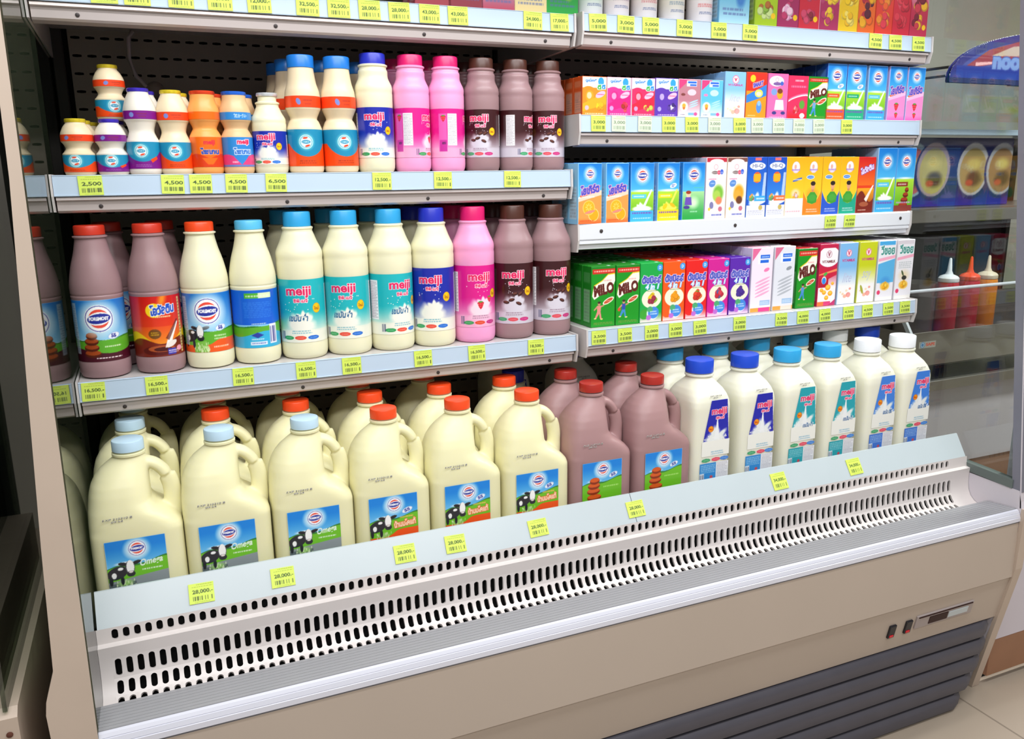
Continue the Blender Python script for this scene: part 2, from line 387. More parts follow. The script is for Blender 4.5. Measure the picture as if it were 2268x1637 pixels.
# ------------------------------------------------------------------ slotted sheet builder
def slotted(g, x0, x1, prof, rows, n, a, r=None, m=16, depth=.004, inner=True):
    """sheet following prof [(y,z)] from x0 to x1 with n columns of rounded slots; rows = [(s0,s1,h0,h1)] cell and hole extents along the profile"""
    P = np.array(prof); L = np.r_[0, np.cumsum(np.hypot(*np.diff(P, axis=0).T))]
    def pt(x, s, d=0.):
        y = np.interp(s, L, P[:, 0]); z = np.interp(s, L, P[:, 1])
        if d:
            e = 1e-3; ty = np.interp(s+e, L, P[:, 0])-np.interp(s-e, L, P[:, 0]); tz = np.interp(s+e, L, P[:, 1])-np.interp(s-e, L, P[:, 1]); l = math.hypot(ty, tz)
            y -= tz/l*d; z += ty/l*d
        return (x, y, z)
    px = (x1-x0)/n; s_prev = 0.
    def strip(sa, sb, k=None):
        ss = sorted(set([sa, sb]+[l for l in L if sa < l < sb])); v = []; f = []
        for s in ss: v += [pt(x0, s), pt(x1, s)]
        for i in range(len(ss)-1): f.append((2*i, 2*i+1, 2*i+3, 2*i+2))
        g.add(v, f)
    for (c0, c1, h0, h1) in rows:
        if c0 > s_prev+1e-6: strip(s_prev, c0)
        sc = (h0+h1)/2; hh = (h1-h0)/2; rr = r if r else min(a, hh); v = []; f = []
        dirs = [(math.cos(2*math.pi*(k+.0)/m), math.sin(2*math.pi*k/m)) for k in range(m)]
        for i in range(n):
            xc = x0+(i+.5)*px; b = len(v)
            for (cx, cy) in dirs:
                q = max(abs(cx), abs(cy)); ox = cx/q; oy = cy/q
                sg = lambda t: 0 if abs(t) < 1e-6 else math.copysign(1, t)
                v.append(pt(xc+ox*px/2, (c1 if oy > 0 else c0) if abs(oy) > .999 else sc+oy*((c1-sc) if oy > 0 else (sc-c0))))
                v.append(pt(xc+(a-rr)*sg(cx)+rr*cx, sc+(hh-rr)*sg(cy)+rr*cy))
                if inner: v.append(pt(xc+(a-rr)*sg(cx)+rr*cx, sc+(hh-rr)*sg(cy)+rr*cy, depth))
            st = 3 if inner else 2
            for k in range(m):
                k2 = (k+1) % m; f.append((b+k*st, b+k2*st, b+k2*st+1, b+k*st+1))
                if inner: f.append((b+k*st+1, b+k2*st+1, b+k2*st+2, b+k*st+2))
        g.add(v, f); s_prev = c1
    if s_prev < L[-1]-1e-6: strip(s_prev, L[-1])
    return g
#SECTION_CASE
# ------------------------------------------------------------------ the refrigerator
XL, XR, YB = -.0042, 2.02, .43
fr = thing('display_refrigerator', 'long open-front beige refrigerated display case full of milk bottles, jugs and cartons', 'refrigerator', (0, 0, 0))
def part(name, g, m, parent=fr, smooth=None, fix=True, loc=(0, 0, 0)): return obj(name, g.mesh(name, M[m] if isinstance(m, str) else m, smooth, fix), parent, loc)

# back: slotted sheet in front of a plenum wall coloured black for its shade
zs0, zs1 = .60, 1.86
for a, b in ((.03, .985), (1.015, 1.975)):
    rows = []; s = .16
    while s+.04 < zs1-zs0: rows.append((s-.016, s+.016, s-.003, s+.003)); s += .036
    g = G(); slotted(g, a, b, [(YB-.012, zs0), (YB-.012, zs1)], rows, 34, .009, .0028, 8, .003, inner=False); part('back_panel', g, 'back', fix=False)
g = G(); g.box(-.03, YB, .0, 2.045, YB+.04, 1.95); part('rear_wall', g, 'black')
for x in (-.002, .99, 1.98): g = G(); g.box(x, YB-.03, .60, x+.022, YB-.0125, 1.86, .002); part('upright', g, 'upright')
g = G(); g.box(0, -.190, .588, 2.015, YB-.013, .598, .002); part('deck', g, 'deck')
# price barriers along the deck front, a seam in the middle
for a, b in ((-.002, 1.030), (1.0315, 2.016)):
    g = G(); g.extrude([(-.205, .667), (-.2385, .6125), (-.2365, .6115), (-.2, .6115), (-.196, .62), (-.2015, .667)], a, b, 'x'); part('price_barrier', g, 'frontboard', smooth=30)
# air grille
prof = [(-.2385, .6155), (-.2415, .590), (-.2525, .588), (-.2505, .566), (-.2512, .548), (-.254, .531), (-.262, .516), (-.274, .506), (-.290, .501), (-.312, .500)]
P = np.array(prof); L = np.r_[0, np.cumsum(np.hypot(*np.diff(P, axis=0).T))]
def s_of(z): return float(np.interp(-z, -P[1:, 1], L[1:]))
rows = [(.001, L[1]-.001, .0035, L[1]-.0045)]
a1, b1, a2, b2, a3, b3 = s_of(.564), s_of(.534), s_of(.527), s_of(.510), s_of(.5065), s_of(.5013)
rows += [((a1-.003), (b1+a2)/2, a1, b1), ((b1+a2)/2, (b2+a3)/2, a2, b2), ((b2+a3)/2, b3+.0015+.001, a3, b3+.001)]
g = G(); slotted(g, .0148, 1.9567, prof, rows, 113, .0051, None, 16, .005)
g.extrude(prof, -.004, .0148, 'x', closed=False); g.extrude(prof, 1.9567, XR-.001, 'x', closed=False)
part('air_grille', g, 'grille', smooth=35, fix=False)
g = G(); g.box(-.003, -.226, .41, XR-.001, -.222, .611); part('dark_slot_backing', g, 'black')  # black plate added close behind the slots so they look unlit
g = G(); g.box(-.004, -.37, .40, XR-.001, -.14, .405); g.box(-.004, -.145, .40, XR-.001, -.14, .58); part('dark_slot_backing', g, 'black')  # black box, the shade inside the duct is its colour
# ribbed bumper
pr = [(-.3075, .5185)]; y = -.3085
for k in range(8):
    z = .5190+(-.3085-y)*.1; pr += [(y-.0085, z+.0010), (y-.0088, z-.0006), (y-.0096, z-.0006), (y-.0099, z+.0012)]; y -= .0099
g = G(); g.extrude(pr+[(-.3885, .512), (-.306, .500)], -.005, XR-.002, 'x'); part('bumper_top', g, 'alu')
fp = [(-.3879, .5262), (-.3925, .5245), (-.3955, .5190), (-.3945, .5183), (-.3965, .5175), (-.3990, .5095), (-.3978, .5088), (-.4, .5078), (-.4005, .4985), (-.398, .4965), (-.390, .4965), (-.388, .512)]
g = G(); g.extrude(fp, -.006, XR-.001, 'x'); part('bumper_face', g, 'alub')
g = G(); g.box(-.005, -.3975, .4940, XR-.001, -.392, .4966); part('bumper_shadow_gap', g, 'groove')
g = G(); g.extrude([(-.397, .4945), (-.3985, .350), (-.394, .347), (-.375, .347), (-.375, .4945)], -.006, XR-.001, 'x'); part('front_panel', g, 'beige')
g = G(); g.extrude([(-.3935, .3468), (-.3690, .227), (-.362, .224), (-.35, .224), (-.35, .3468)], -.006, XR-.001, 'x'); part('lower_panel', g, 'beige')
zt = .2225; ends = (1.998, 1.993, 1.976, 1.950, 1.915)
for k in range(5):
    z = zt-.0445*k; e = ends[k]; yy = -.372-.002*k
    pf = [(yy, z), (yy-.004, z-.004), (yy-.009, z-.013), (yy-.006, z-.036), (yy+.012, z-.0435), (yy+.03, z-.0435), (yy+.03, z)]
    g = G(); n = len(pf); v = [(-.004, p[0], p[1]) for p in pf]+[(e-.03, p[0], p[1]) for p in pf]+[(e, min(p[0]+.012, yy+.03), p[1]) for p in pf]
    f = [(i+j*n, (i+1) % n+j*n, (i+1) % n+(j+1)*n, i+(j+1)*n) for j in (0, 1) for i in range(n)]+[tuple(range(n)), tuple(range(2*n, 3*n))]
    g.add(v, f); part('louvre', g, 'slat', smooth=40)
g = G(); g.box(0, -.34, .0, 1.96, YB, .221); part('base', g, 'black')
# controls
def on_panel(zz): return -.3935+(.3468-zz)*(.0245/.1198)
tilt = math.atan2(.0245, .1198)
def ctl(name, x, z, w, h, d, m, parent=fr):
    g = G(); g.box(-w/2, -d, -h/2, w/2, .001, h/2, min(.0015, d/3)); o = part(name, g, m, parent); o.location = (x, on_panel(z)-.0003, z); o.rotation_euler = (-tilt*-1, 0, 0); return o
M['bezel'] = mat('grey_bezel', '#a59a98', .35, .2); M['lcd'] = mat('dark_display_window', '#2c1010', .35, spec=.2); M['sw'] = mat('black_switch', '#16151c', .3); M['swred'] = mat('red_switch_mark', '#d01f2c', .35)
dsp = ctl('temperature_display', 1.812, .290, .190, .037, .004, 'bezel')
for nm, x, w, h, m in (('display_window', -.022, .062, .021, 'lcd'), ('button_strip', .045, .066, .017, 'frontboard')):
    g = G(); g.box(x-w/2, -.0052, -h/2-.002, x+w/2, -.003, h/2-.002, .0006); part(nm, g, m, dsp)
g = G(); g.box(-.09, -.0055, .0125, .09, -.003, .0158, .0005); part('trim_line', g, 'lcd', dsp)
for x in (1.642, 1.694):
    s = ctl('rocker_switch', x, .285, .0205, .036, .005, 'sw'); g = G(); g.box(-.007, -.0066, -.0145, .005, -.004, -.0085, .0006); part('red_mark', g, 'swred', s)

# right end: solid lower panel, clear pane above, slanted front post
g = G(); g.extrude([(-.4005, .527), (-.398, .375), (-.325, .001), (.47, .001), (.47, .585), (-.388, .572)], XR, XR+.022, 'x'); part('end_panel', g, 'liner')
g = G(); g.extrude([(-.409, .530), (-.405, .372), (-.332, .001), (-.322, .001), (-.395, .372), (-.399, .530)], XR-.001, XR+.024, 'x'); part('end_trim', g, 'beige2')
pt = lambda z: -.378+.118*(z-.57)
g = G(); g.extrude([(pt(.57), .585), (pt(1.8), 1.8), (YB, 1.8), (YB, .585)], XR+.008, XR+.014, 'x'); part('glass_pane', g, 'glassR')
g = G(); g.extrude([(pt(.57)-.016, .57), (pt(1.8)-.016, 1.8), (pt(1.8)+.010, 1.8), (pt(.57)+.010, .57)], XR+.001, XR+.020, 'x'); part('front_post', g, 'post')
g = G(); g.extrude([(pt(.57)-.019, .53), (pt(1.8)-.019, 1.8), (pt(1.8)-.016, 1.8), (pt(.57)-.016, .53)], XR, XR+.026, 'x'); part('post_trim', g, 'liner')
g = G(); g.extrude([(pt(.57)+.009, .5725), (-.228, .5785), (-.228, .6), (pt(.57)+.009, .594)], XR-.002, XR+.018, 'x'); part('glass_channel', g, 'seal')
g = G(); g.box(XR, -.228, .578, XR+.018, YB, .598); part('glass_channel', g, 'seal')
# left end
ly = lambda z: -.398+.07*(z-.59)
g = G(); g.extrude([(ly(.5)+.004, .50), (ly(1.9), 1.9), (YB, 1.9), (YB, .50)], XL-.006, XL, 'x'); part('glass_pane', g, 'glassL')
def post(pts, y_at, d, name, m):
    n = len(pts); g = G(); g.add([(x, y_at(z), z) for x, z in pts]+[(x, y_at(z)+d, z) for x, z in pts], [tuple(range(n)), tuple(range(n, 2*n))]+[(i, (i+1) % n, (i+1) % n+n, i+n) for i in range(n)]); return part(name, g, m)
post([(XL, .0), (XL, 1.9), (-.014, 1.9), (-.020, 1.34), (-.043, .83), (-.0495, .645), (-.0635, .60), (-.066, .58), (-.062, .50), (-.062, .0)], ly, .022, 'front_post', 'beige2')
g = G(); g.extrude([(-.376, 0.), (-.376, .595), (YB, .595), (YB, .0)], -.060, XL-.0062, 'x'); part('end_panel', g, 'beige2')
g = G(); g.extrude([(-.41, .0), (-.41, .499), (YB, .499), (YB, .0)], XL-.006, XL+.001, 'x'); part('inner_liner', g, 'liner')
# canopy over everything, above the picture
g = G(); g.box(-.06, -.30, 1.90, 2.045, YB+.04, 2.02, .01); part('canopy', g, 'beige')

# white sensor lead with its bulb, hanging inside at the left
sn = thing('temperature_sensor', 'white sensor cable with grey bulb hanging in front of the slotted back, upper left', 'sensor', (.165, .37, 1.56))
g = G(); pts = [(-.010, -.005, .074), (-.018, -.008, .06), (-.022, -.01, .02), (-.012, -.01, -.015), (.008, -.006, -.038)]
g.tube(pts, .0045, 10); part('cable', g, mat('sensor_cable', '#b9aeb0', .5), sn, smooth=60)
g = G(); g.lathe([(.001, -.02), (.012, -.018), (.017, -.008), (.018, .002), (.014, .012), (.006, .018), (.001, .019)], 20); b = part('bulb', g, mat('sensor_bulb', '#8d8078', .4), sn, smooth=60); b.location = (.022, -.004, -.042); b.rotation_euler = (.4, .9, 0)

# ------------------------------------------------------------------ shelves
SH = dict(A=(.001, .992, -.011, 1.655), Ar=(1.010, 2., -.021, 1.658), B=(.001, .992, 0., 1.3435), Br=(1.010, 2., -.010, 1.4574), Cr=(1.010, 2., -.007, 1.2275), C=(.001, .992, -.0295, .986), Dr=(1.010, 2., -.0513, .998))
SL = dict(A='uppermost shelf of the left bay, seen from below, price tags along its blue-white rail', Ar='uppermost shelf of the right bay, its rail under the fruit cartons and pots',
          B='middle shelf of the left bay, under the yogurt drinks and small flavoured milks', Br='right-bay shelf under the shortest cartons, second from the top',
          Cr='right-bay shelf with bare white screwed front lip instead of a price rail', C='lower shelf of the left bay, under the tall one-litre milk bottles', Dr='lowest shelf of the right bay, under the malt drink and juice cartons')
shelf_obj = {}
for k, (x0, x1, y, z) in SH.items():
    t = thing('shelf', SL[k], 'shelf', (x0, y, z)); shelf_obj[k] = t; w = x1-x0; dep = YB-.03-y
    g = G(); g.box(.0, .006, -.018, w, dep, -.0015, .001); part('tray', g, 'shelf', t)
    if k != 'Cr':
        g = G(); g.extrude([(.0026, 0), (.0012, -.0012), (.0021, -.0018), (.0003, -.0335), (-.0012, -.0340), (-.0008, -.0357), (.005, -.0357), (.0066, 0)], 0, w, 'x'); part('price_rail', g, 'rail', t)
        g = G(); g.extrude([(.0085, -.0358), (.0028, -.0375), (.0022, -.0420), (.0085, -.0435), (.0105, -.0600), (.0150, -.0635), (.040, -.0655), (.040, -.0635), (.016, -.0605), (.0125, -.0560), (.0125, -.0358)], .002, w-.004, 'x'); part('under_lip', g, 'lip', t, smooth=25)
        scr = ((.07, .05), (.39, .05), (.67, .05), (.93, .05)); sy, sz = .012, -.052
    else:
        g = G(); g.extrude([(.003, 0), (.0, -.003), (.0, -.034), (.004, -.037), (.0015, -.039), (.0015, -.044), (.008, -.046), (.0095, -.056), (.035, -.060), (.035, -.057), (.0115, -.053), (.0115, -.002)], 0, w, 'x'); part('front_lip', g, 'bright', t)
        scr = (); 
        for sx in (.055, .42, .955):
            g = G(); g.lathe([(.0042, 0), (.0042, .0012), (.0015, .002)], 12); s = part('screw', g, 'screw', t); s.location = (sx, .0, -.017); s.rotation_euler = (math.pi/2, 0, 0)
    for sx, _ in scr:
        g = G(); g.lathe([(.0036, 0), (.0036, .0010), (.0015, .0016)], 12); s = part('screw', g, 'screw', t); s.location = (sx, .0098, -.0535); s.rotation_euler = (math.radians(97), 0, 0)
    for bx in (-.0045 if x0 > .5 else -.0042, w+.0003):
        g = G(); g.extrude([(-.001, .0015), (-.003, -.0357), (.004, -.062), (.05, -.064), (dep, -.075), (dep, .0015)], bx, bx+(.0042 if bx > 0 or x0 > .5 else .0036), 'x'); part('bracket', g, 'shelf', t)
# ------------------------------------------------------------------ bottle art
def art_meiji(R, H, top, kind, low='#efeede'):
    W = 2*3.1*R*1000; s = R/.0455; c = Cv(W, H, low, .8); X = lambda mm: .5+mm*s/W
    v0 = .50 if kind != 'choc' else .56
    c.rect(0, v0, 1, 1, top)
    t = np.clip((c.V-.16)/(v0-.16), 0, 1)**.9; wob = .04*np.sin(c.U*19+1)+.03*np.sin(c.U*43)
    t = np.clip(t+wob, 0, 1); m = np.where(c.V < v0, t, 1.); c.put(m, top)
    mid = {'milk': '#f3f2e6', 'pink': '#f7dbe8', 'choc': '#d6d0dc'}[kind]
    c.splash(X(-2), .22, 30*s, mid, 4, 1.15, .4)
    c.splash(X(3), .34, 15*s, mid, 9, 1.35, .3)
    for k in range(14): c.e(X(-34+RNG.rand()*64), .5+.22*RNG.rand(), .9*s, col=mid)
    c.rect(0, .0, 1, .2, low, .6)
    meiji(c, X(-4), .80, 50*s, 20*s)
    c.e(X(31), .54, 8.6*s, 10*s, '#c98a10'); c.e(X(31), .54, 7.8*s, 9.2*s, '#f3c514'); c.text('ใหม่', X(26), .51, X(36), .57, '#a04a10', .02)
    oc = {'milk': ('#2f9e58', '#e8503c', '#2a6fd0'), 'pink': ('#3f9a58', '#e04a30', '#c0267c'), 'choc': ('#3f9e68', '#dc4a58', '#c8307a')}[kind]
    ovals(c, .075, (X(-30), X(-5), X(21)), 11.5*s, 4.2*s, oc)
    tc = '#3c9ab8' if kind == 'milk' else '#8a6a80'
    c.rows(X(-22), .135, X(18), .2, 2, tc, .6)
    if kind == 'pink': strawberry(c, X(-3), .36, 15*s); strawberry(c, X(19), .45, 12*s)
    if kind == 'choc':
        for (a, b, r) in ((-8, .40, .3), (8, .34, -.4), (12, .5, .6), (-20, .36, -.1), (0, .5, .2)): c.e(X(a), b, 7*s, 3.6*s, '#3a1a18', rot=r); c.e(X(a-.6), b+.01, 5*s, 2*s, '#6a3a30', rot=r)
    # nutrition panel and barcode round the sides
    for a, b in ((-79, 24), (62, 16)):
        c.rect(X(a), .25, X(a+b), .9, '#f4f0f2'); c.rows(X(a+1), .27, X(a+b-1), .88, 22, '#8a8490', .6, 7)
    if kind == 'pink': c.rect(X(-102), .12, X(-81), .9, '#e45cb0'); strawberry(c, X(-90), .80, 14*s); c.rect(X(-100), .12, X(-81), .36, '#c8309a'); c.text('8850', X(-94), .27, X(-84), .32, '#4a2050', .03)
    c.bars(X(-48), .05, X(-40), .18, 10, '#3a3f66')
    return c

def hills(c, v, col='#5fae2c', dark='#2f7f2c'):
    c.below(lambda U: v+.03*np.sin(U*9+.6)+.012*np.sin(U*31), dark); c.below(lambda U: v-.02+.03*np.sin(U*7+2.2), col)
def art_foremost(R, H, kind):
    W = 2*3.1*R*1000; c = Cv(W, H, '#ffffff', 1.); X = lambda mm: .5+mm/W
    c.grad(.35, 1, '#8fd0f4', '#1a74cc'); c.e(X(0), .69, 40, 34, '#bfe4fa', soft=.9, al=.7)
    if kind == 'back':
        c.grad(.4, 1, '#1a62d8', '#1763cf'); hills(c, .40); c.below(lambda U: .24+.05*np.sin(U*14), '#36b0dc')
        c.rect(X(-24), .86, X(4), .95, '#4fae2e'); c.rect(X(2), .86, X(28), .95, '#dcecc0'); c.rows(X(-22), .87, X(26), .93, 1, '#e8f4d8', .7)
        c.rows(X(-28), .52, X(28), .8, 9, '#3f8ae8', .5); c.rows(X(-14), .40, X(14), .44, 1, '#d8f0e0', .8)
        c.rect(X(20), .06, X(37), .40, '#eef0f8'); c.bars(X(21), .08, X(36), .36, 16, '#2a2f80')
        c.poly([(X(-16), .22), (X(-4), .27), (X(8), .22), (X(-4), .17)], '#2c3fa0'); c.rows(X(-16), .13, X(8), .17, 1, '#e8f4fa', .8); c.rect(X(-18), .05, X(14), .11, '#e8f0fa'); c.rows(X(-16), .06, X(12), .1, 1, '#2c4fb0', .7)
        return c
    hills(c, .38)
    if kind == 'white':
        c.below(lambda U: .17+.05*np.tanh((U-.53)*30), '#f05a1e'); c.poly([(X(-30), .0), (X(-30), .16), (X(-6), .2), (X(-2), .0)], '#7fc04a')
        for k in range(40): c.e(X(-30+RNG.rand()*30), RNG.rand()*.16, .7, 3, '#d8ecb0')
        cow(c, X(-17), .32, 27); c.rows(X(8), .20, X(34), .3, 2, '#dff0c8', .8); c.rows(X(6), .06, X(38), .11, 1, '#ffd8b8', .9)
    else:
        c.below(lambda U: .16+.05*np.sin(U*11-1.5)+.02, '#4a1022'); c.rows(X(-12), .045, X(34), .075, 1, '#f0d8dc', .95)
        for k, (a, b, rx) in enumerate(((-17, .13, 15), (-18, .23, 13.5), (-17, .33, 12.5), (-16, .42, 10))):
            c.e(X(a), b, rx, 6.8, '#5a2010'); c.e(X(a), b+.02, rx*.93, 4.6, '#a8481c')
        c.rows(X(4), .22, X(34), .26, 1, '#dff0c8', .9)
    roundel(c, X(0), .70, 23.5)
    c.e(X(22), .41, 11, 6.2, '#8fb4e8', rot=.25); c.e(X(22), .41, 10, 5.2, '#eef4fc', rot=.25); c.text('55', X(17), .38, X(26), .44, '#3a40a0', .05)
    c.rect(X(-56), .12, X(-42), .95, '#c4d4e4', .75); c.rows(X(-55), .15, X(-43), .92, 20, '#6a7ca0', .5, 5)
    return c
def art_ovaltine(R, H):
    W = 2*3.1*R*1000; c = Cv(W, H, '#d81f14', 1.); X = lambda mm: .5+mm/W
    c.grad(.0, .5, '#f6b81c', '#e8501a'); c.below(lambda U: .30+.12*np.sin(U*16-3.4), '#f8c81e'); c.grad(.5, 1, '#e03a18', '#cf1610'); c.e(X(6), .95, 10, 30, '#f08a1c', rot=-.3, soft=.8)
    c.below(lambda U: .26+.05*np.sin(U*22), '#7a2416'); c.e(X(-6), .10, 30, 9, '#5a1512'); c.e(X(-2), .13, 24, 6, '#b0522a'); c.e(X(0), .12, 16, 4, '#4a100e')
    c.poly([(X(4), .14), (X(14), .16), (X(22), .34), (X(34), .56), (X(30), .56), (X(14), .40)], '#f6f0ea'); c.e(X(16), .2, 12, 5, '#efe2da', rot=.4)
    c.poly([(X(6), .3), (X(30), .6), (X(34), .6), (X(12), .26)], '#5a1a14', .7)
    c.e(X(-10), .77, 14, 13, '#fbd51e'); c.text('โอวัลติน', X(-16), .70, X(28), .88, '#1f4fc0', .05, .2, out='#f8f4f0', ow=1.3, rot=.12); c.rows(X(-8), .64, X(20), .68, 1, '#f8e8b0', .9)
    c.e(X(-12), .38, 11, 9, '#5a4018', al=.8); c.rows(X(-19), .35, X(-5), .42, 2, '#e8b820', .7)
    c.rect(X(8), .02, X(24), .12, '#3a3aa8'); c.e(X(32), .11, 6, 5, '#f0a0b8'); c.rows(X(9), .04, X(30), .1, 2, '#f4e4f0', .8)
    c.rect(X(38), .03, X(44), .96, '#e8d890', .9); c.rows(X(38.5), .05, X(43.5), .94, 18, '#6a4a20', .6)
    return c
def art_yog(R, H, kind, s=1.):
    """lower label of the waisted yogurt bottles"""
    W = 2*3.1*R*1000; k = R/.0275; X = lambda mm: .5+mm*k/W
    if kind in ('red', 'purple'):
        c = Cv(W, H, '#1f8cb4', .8); lowc = '#ee4a10' if kind == 'red' else '#7a1484'
        c.below(lambda U: .26+.30*np.minimum(((U-.5)*W/(30*k))**2, 1.2), lowc)
        c.e(X(-2), .66, 15*k, 15*k, '#7cd4d8', soft=.5); c.e(X(-2), .66, 11*k, 11*k, '#bfe8ec'); c.ring(X(-2), .66, 8.8*k, 9.5*k, '#3f9ab8')
        c.e(X(-2), .66, 7.6*k, col='#eef6f8'); c.e(X(-3), .66+6/H*k, 4*k, 1.6*k, '#e84a2c', rot=.15); c.e(X(0), .66-6/H*k, 4*k, 1.6*k, '#e84a2c', rot=.3); c.e(X(-2), .66, 7*k, 3*k, '#1f8cb4')
        c.text('FOREMOST', X(-7.5), .66-1.4/H*k, X(3.5), .66+1.4/H*k, '#bfe0ea', .02)
        c.rows(X(-14), .06, X(14), .17, 2, '#8a2a18' if kind == 'red' else '#b088c0', .6)
        if kind == 'purple': c.poly([(X(12), .34), (X(24), .46), (X(26), .36), (X(15), .22)], '#ee4a18')
    elif kind == 'orange':
        c = Cv(W, H, '#f26a10', .8); c.below(lambda U: .28+.16*np.abs(np.sin((U-.5)*W/16/k)), '#d83c10'); c.poly([(X(-14), .3), (X(14), .3), (X(4), .08), (X(-4), .08)], '#f26a10')
        c.text('meiji', X(-9), .70, X(11), .90, '#d82a40', .04); c.text('ไพเกน', X(-16), .42, X(18), .64, '#1c4fb8', .05, out='#f4a060', ow=.7)
    else:
        c = Cv(W, H, '#2f86d0', .8); c.below(lambda U: .22+.2*np.abs(np.sin((U-.5)*W/18/k)), '#e0407c'); c.poly([(X(-13), .34), (X(13), .34), (X(0), .06)], '#2f86d0')
        c.rect(0, 0, 1, .07, '#5f7fc0'); c.text('meiji', X(-6), .72, X(16), .92, '#e8305c', .05, out='#ffe8ee', ow=.7); c.text('ไพเกน', X(-13), .42, X(19), .64, '#2f6fc8', .05, out='#e8f2fa', ow=.9); c.rows(X(-17), .12, X(-6), .2, 1, '#ffe0ea', .8)
    return c
def art_band(R, H, col, kind):
    W = 2*3.1*R*1000; c = Cv(W, H, col, .8); X = lambda mm: .5+mm/W
    if kind == 'f': c.e(X(-12), .5, 4, H*.3, '#7a8ad0', rot=.4); c.rows(X(-4), .5, X(14), .72, 1, '#8a2a20', .6); c.rows(X(0), .2, X(12), .4, 1, '#8a2a20', .6)
    if kind == 'j': c.text('飲むヨーグルト', X(-8), .2, X(16), .8, '#cfe6f8', .02)
    return c

# ------------------------------------------------------------------ bottle kinds
KIND = {}
def cap_mesh(name, r, h, m, dome=.0012, n=72, z0=0.):
    g = G(); g.lathe([(r*.9, z0), (r, z0+.001), (r, z0+h-.0025), (r-.0009, z0+h-.0008), (r-.003, z0+h), (.001, z0+h+dome*.3)], n, rib=(z0+.002, z0+h-.0026, .0009)); return g.mesh('cap_'+name, m, 35)
def foil_mesh(name, r, z0, m):
    g = G(); n = 36; g.lathe([(r+.0003, z0), (r+.0012, z0+.0015), (r+.0009, z0+.0052), (r, z0+.0062), (r-.003, z0+.0058), (.001, z0+.0056)], n, rib=(z0+.0005, z0+.004, .0006)); return g.mesh('foil_'+name, m, 35)
def body_mesh(name, prof, m, n=56): g = G(); g.lathe(prof, n); return g.mesh(name, m, 40)
def smoothprof(pts, k=6):
    out = []; P = [pts[0]]+pts+[pts[-1]]
    for i in range(1, len(P)-2):
        for j in range(k):
            t = j/k; a, b, c, d = P[i-1], P[i], P[i+1], P[i+2]
            out.append(tuple(.5*((2*b[q])+(-a[q]+c[q])*t+(2*a[q]-5*b[q]+4*c[q]-d[q])*t*t+(-a[q]+3*b[q]-3*c[q]+d[q])*t**3) for q in (0, 1)))
    return out+[pts[-1]]

def round_bottle(R, H, lz0, lz1, zsh, zn, rn, rc):
    base = [(.001, .002), (R*.75, .001), (R*.82, 0), (R*.93, .003), (R*.985, .009), (R, .016)]
    p = base+[(R, lz0-.004), (R*.99, lz0-.001), (R*.99, lz1+.001), (R, lz1+.004), (R, zsh*.93), (R*.985, zsh*.95), (R, zsh*.97), (R, zsh)]
    sh = smoothprof([(R, zsh), (R*.96, zsh+(zn-zsh)*.18), (R*.80, zsh+(zn-zsh)*.55), (rn*1.08, zsh+(zn-zsh)*.88), (rn, zn)], 5)[1:]
    return p+sh+[(rn, zn+.004), (rc+.0035, zn+.005), (rc+.0038, zn+.0075), (rc+.001, zn+.009), (rc*.92, zn+.010), (rc*.92, H-.004)]
def mk_meiji(name, R, H, bodym, artc, capm_, lz0, lz1, zsh, zn, rn, rc, ch, obn):
    p = round_bottle(R, H, lz0, lz1, zsh, zn, rn, rc)
    KIND[name] = dict(obj=obn, cat='bottle', parts=[('body', body_mesh(name, p, bodym), None), ('label', wrap_label(name+'_label', artc, p, lz0, lz1, 3.1), 'printed wrap-around label'), ('cap', cap_mesh(name, rc, ch, capm_, z0=H-ch), None)])
BIG = (.0360, .1620, .205, .248, .0285, .0262, .029); SML = (.0285, .1235, .160, .196, .0265, .0250, .024)
def big(name, bm, art, cap, top=.162): mk_meiji(name, .0450, .286, bm, art, cap, .0345, top, *BIG[2:], 'milk_bottle')
h_ = lambda t: (t-.0345)*1000

LOWART = art_meiji(.045, h_(.158), '#1fb4bc', 'milk'); LX = lambda mm: .5+mm/LOWART.w
LOWART.text('ไขมันต่ำ', LX(-26), .34, LX(12), .46, '#1f5f90', .03, .25)
big('m_low', MILK, LOWART, K['sky'], .158)
big('m_full', MILK, art_meiji(.045, h_(.165), '#1c2aa4', 'milk'), K['navy'], .165)
big('m_pink', PINK, art_meiji(.045, h_(.165), '#dd1a88', 'pink', '#f0a8cc'), K['pink'], .165)
big('m_choc', CHOC, art_meiji(.045, h_(.165), '#3a1216', 'choc', '#cdc4d0'), K['brown'], .165)
def sml(name, bm, art, cap): mk_meiji(name, .0365, .2255, bm, art, cap, .0285, .1235, *SML[2:], 'milk_bottle')
sml('s_full', MILK, art_meiji(.0365, 95, '#1c2aa4', 'milk'), K['navy']); sml('s_pink', PINK, art_meiji(.0365, 95, '#dd1a88', 'pink', '#f0a8cc'), K['pink']); sml('s_choc', CHOC, art_meiji(.0365, 95, '#3a1216', 'choc', '#cdc4d0'), K['brown'])
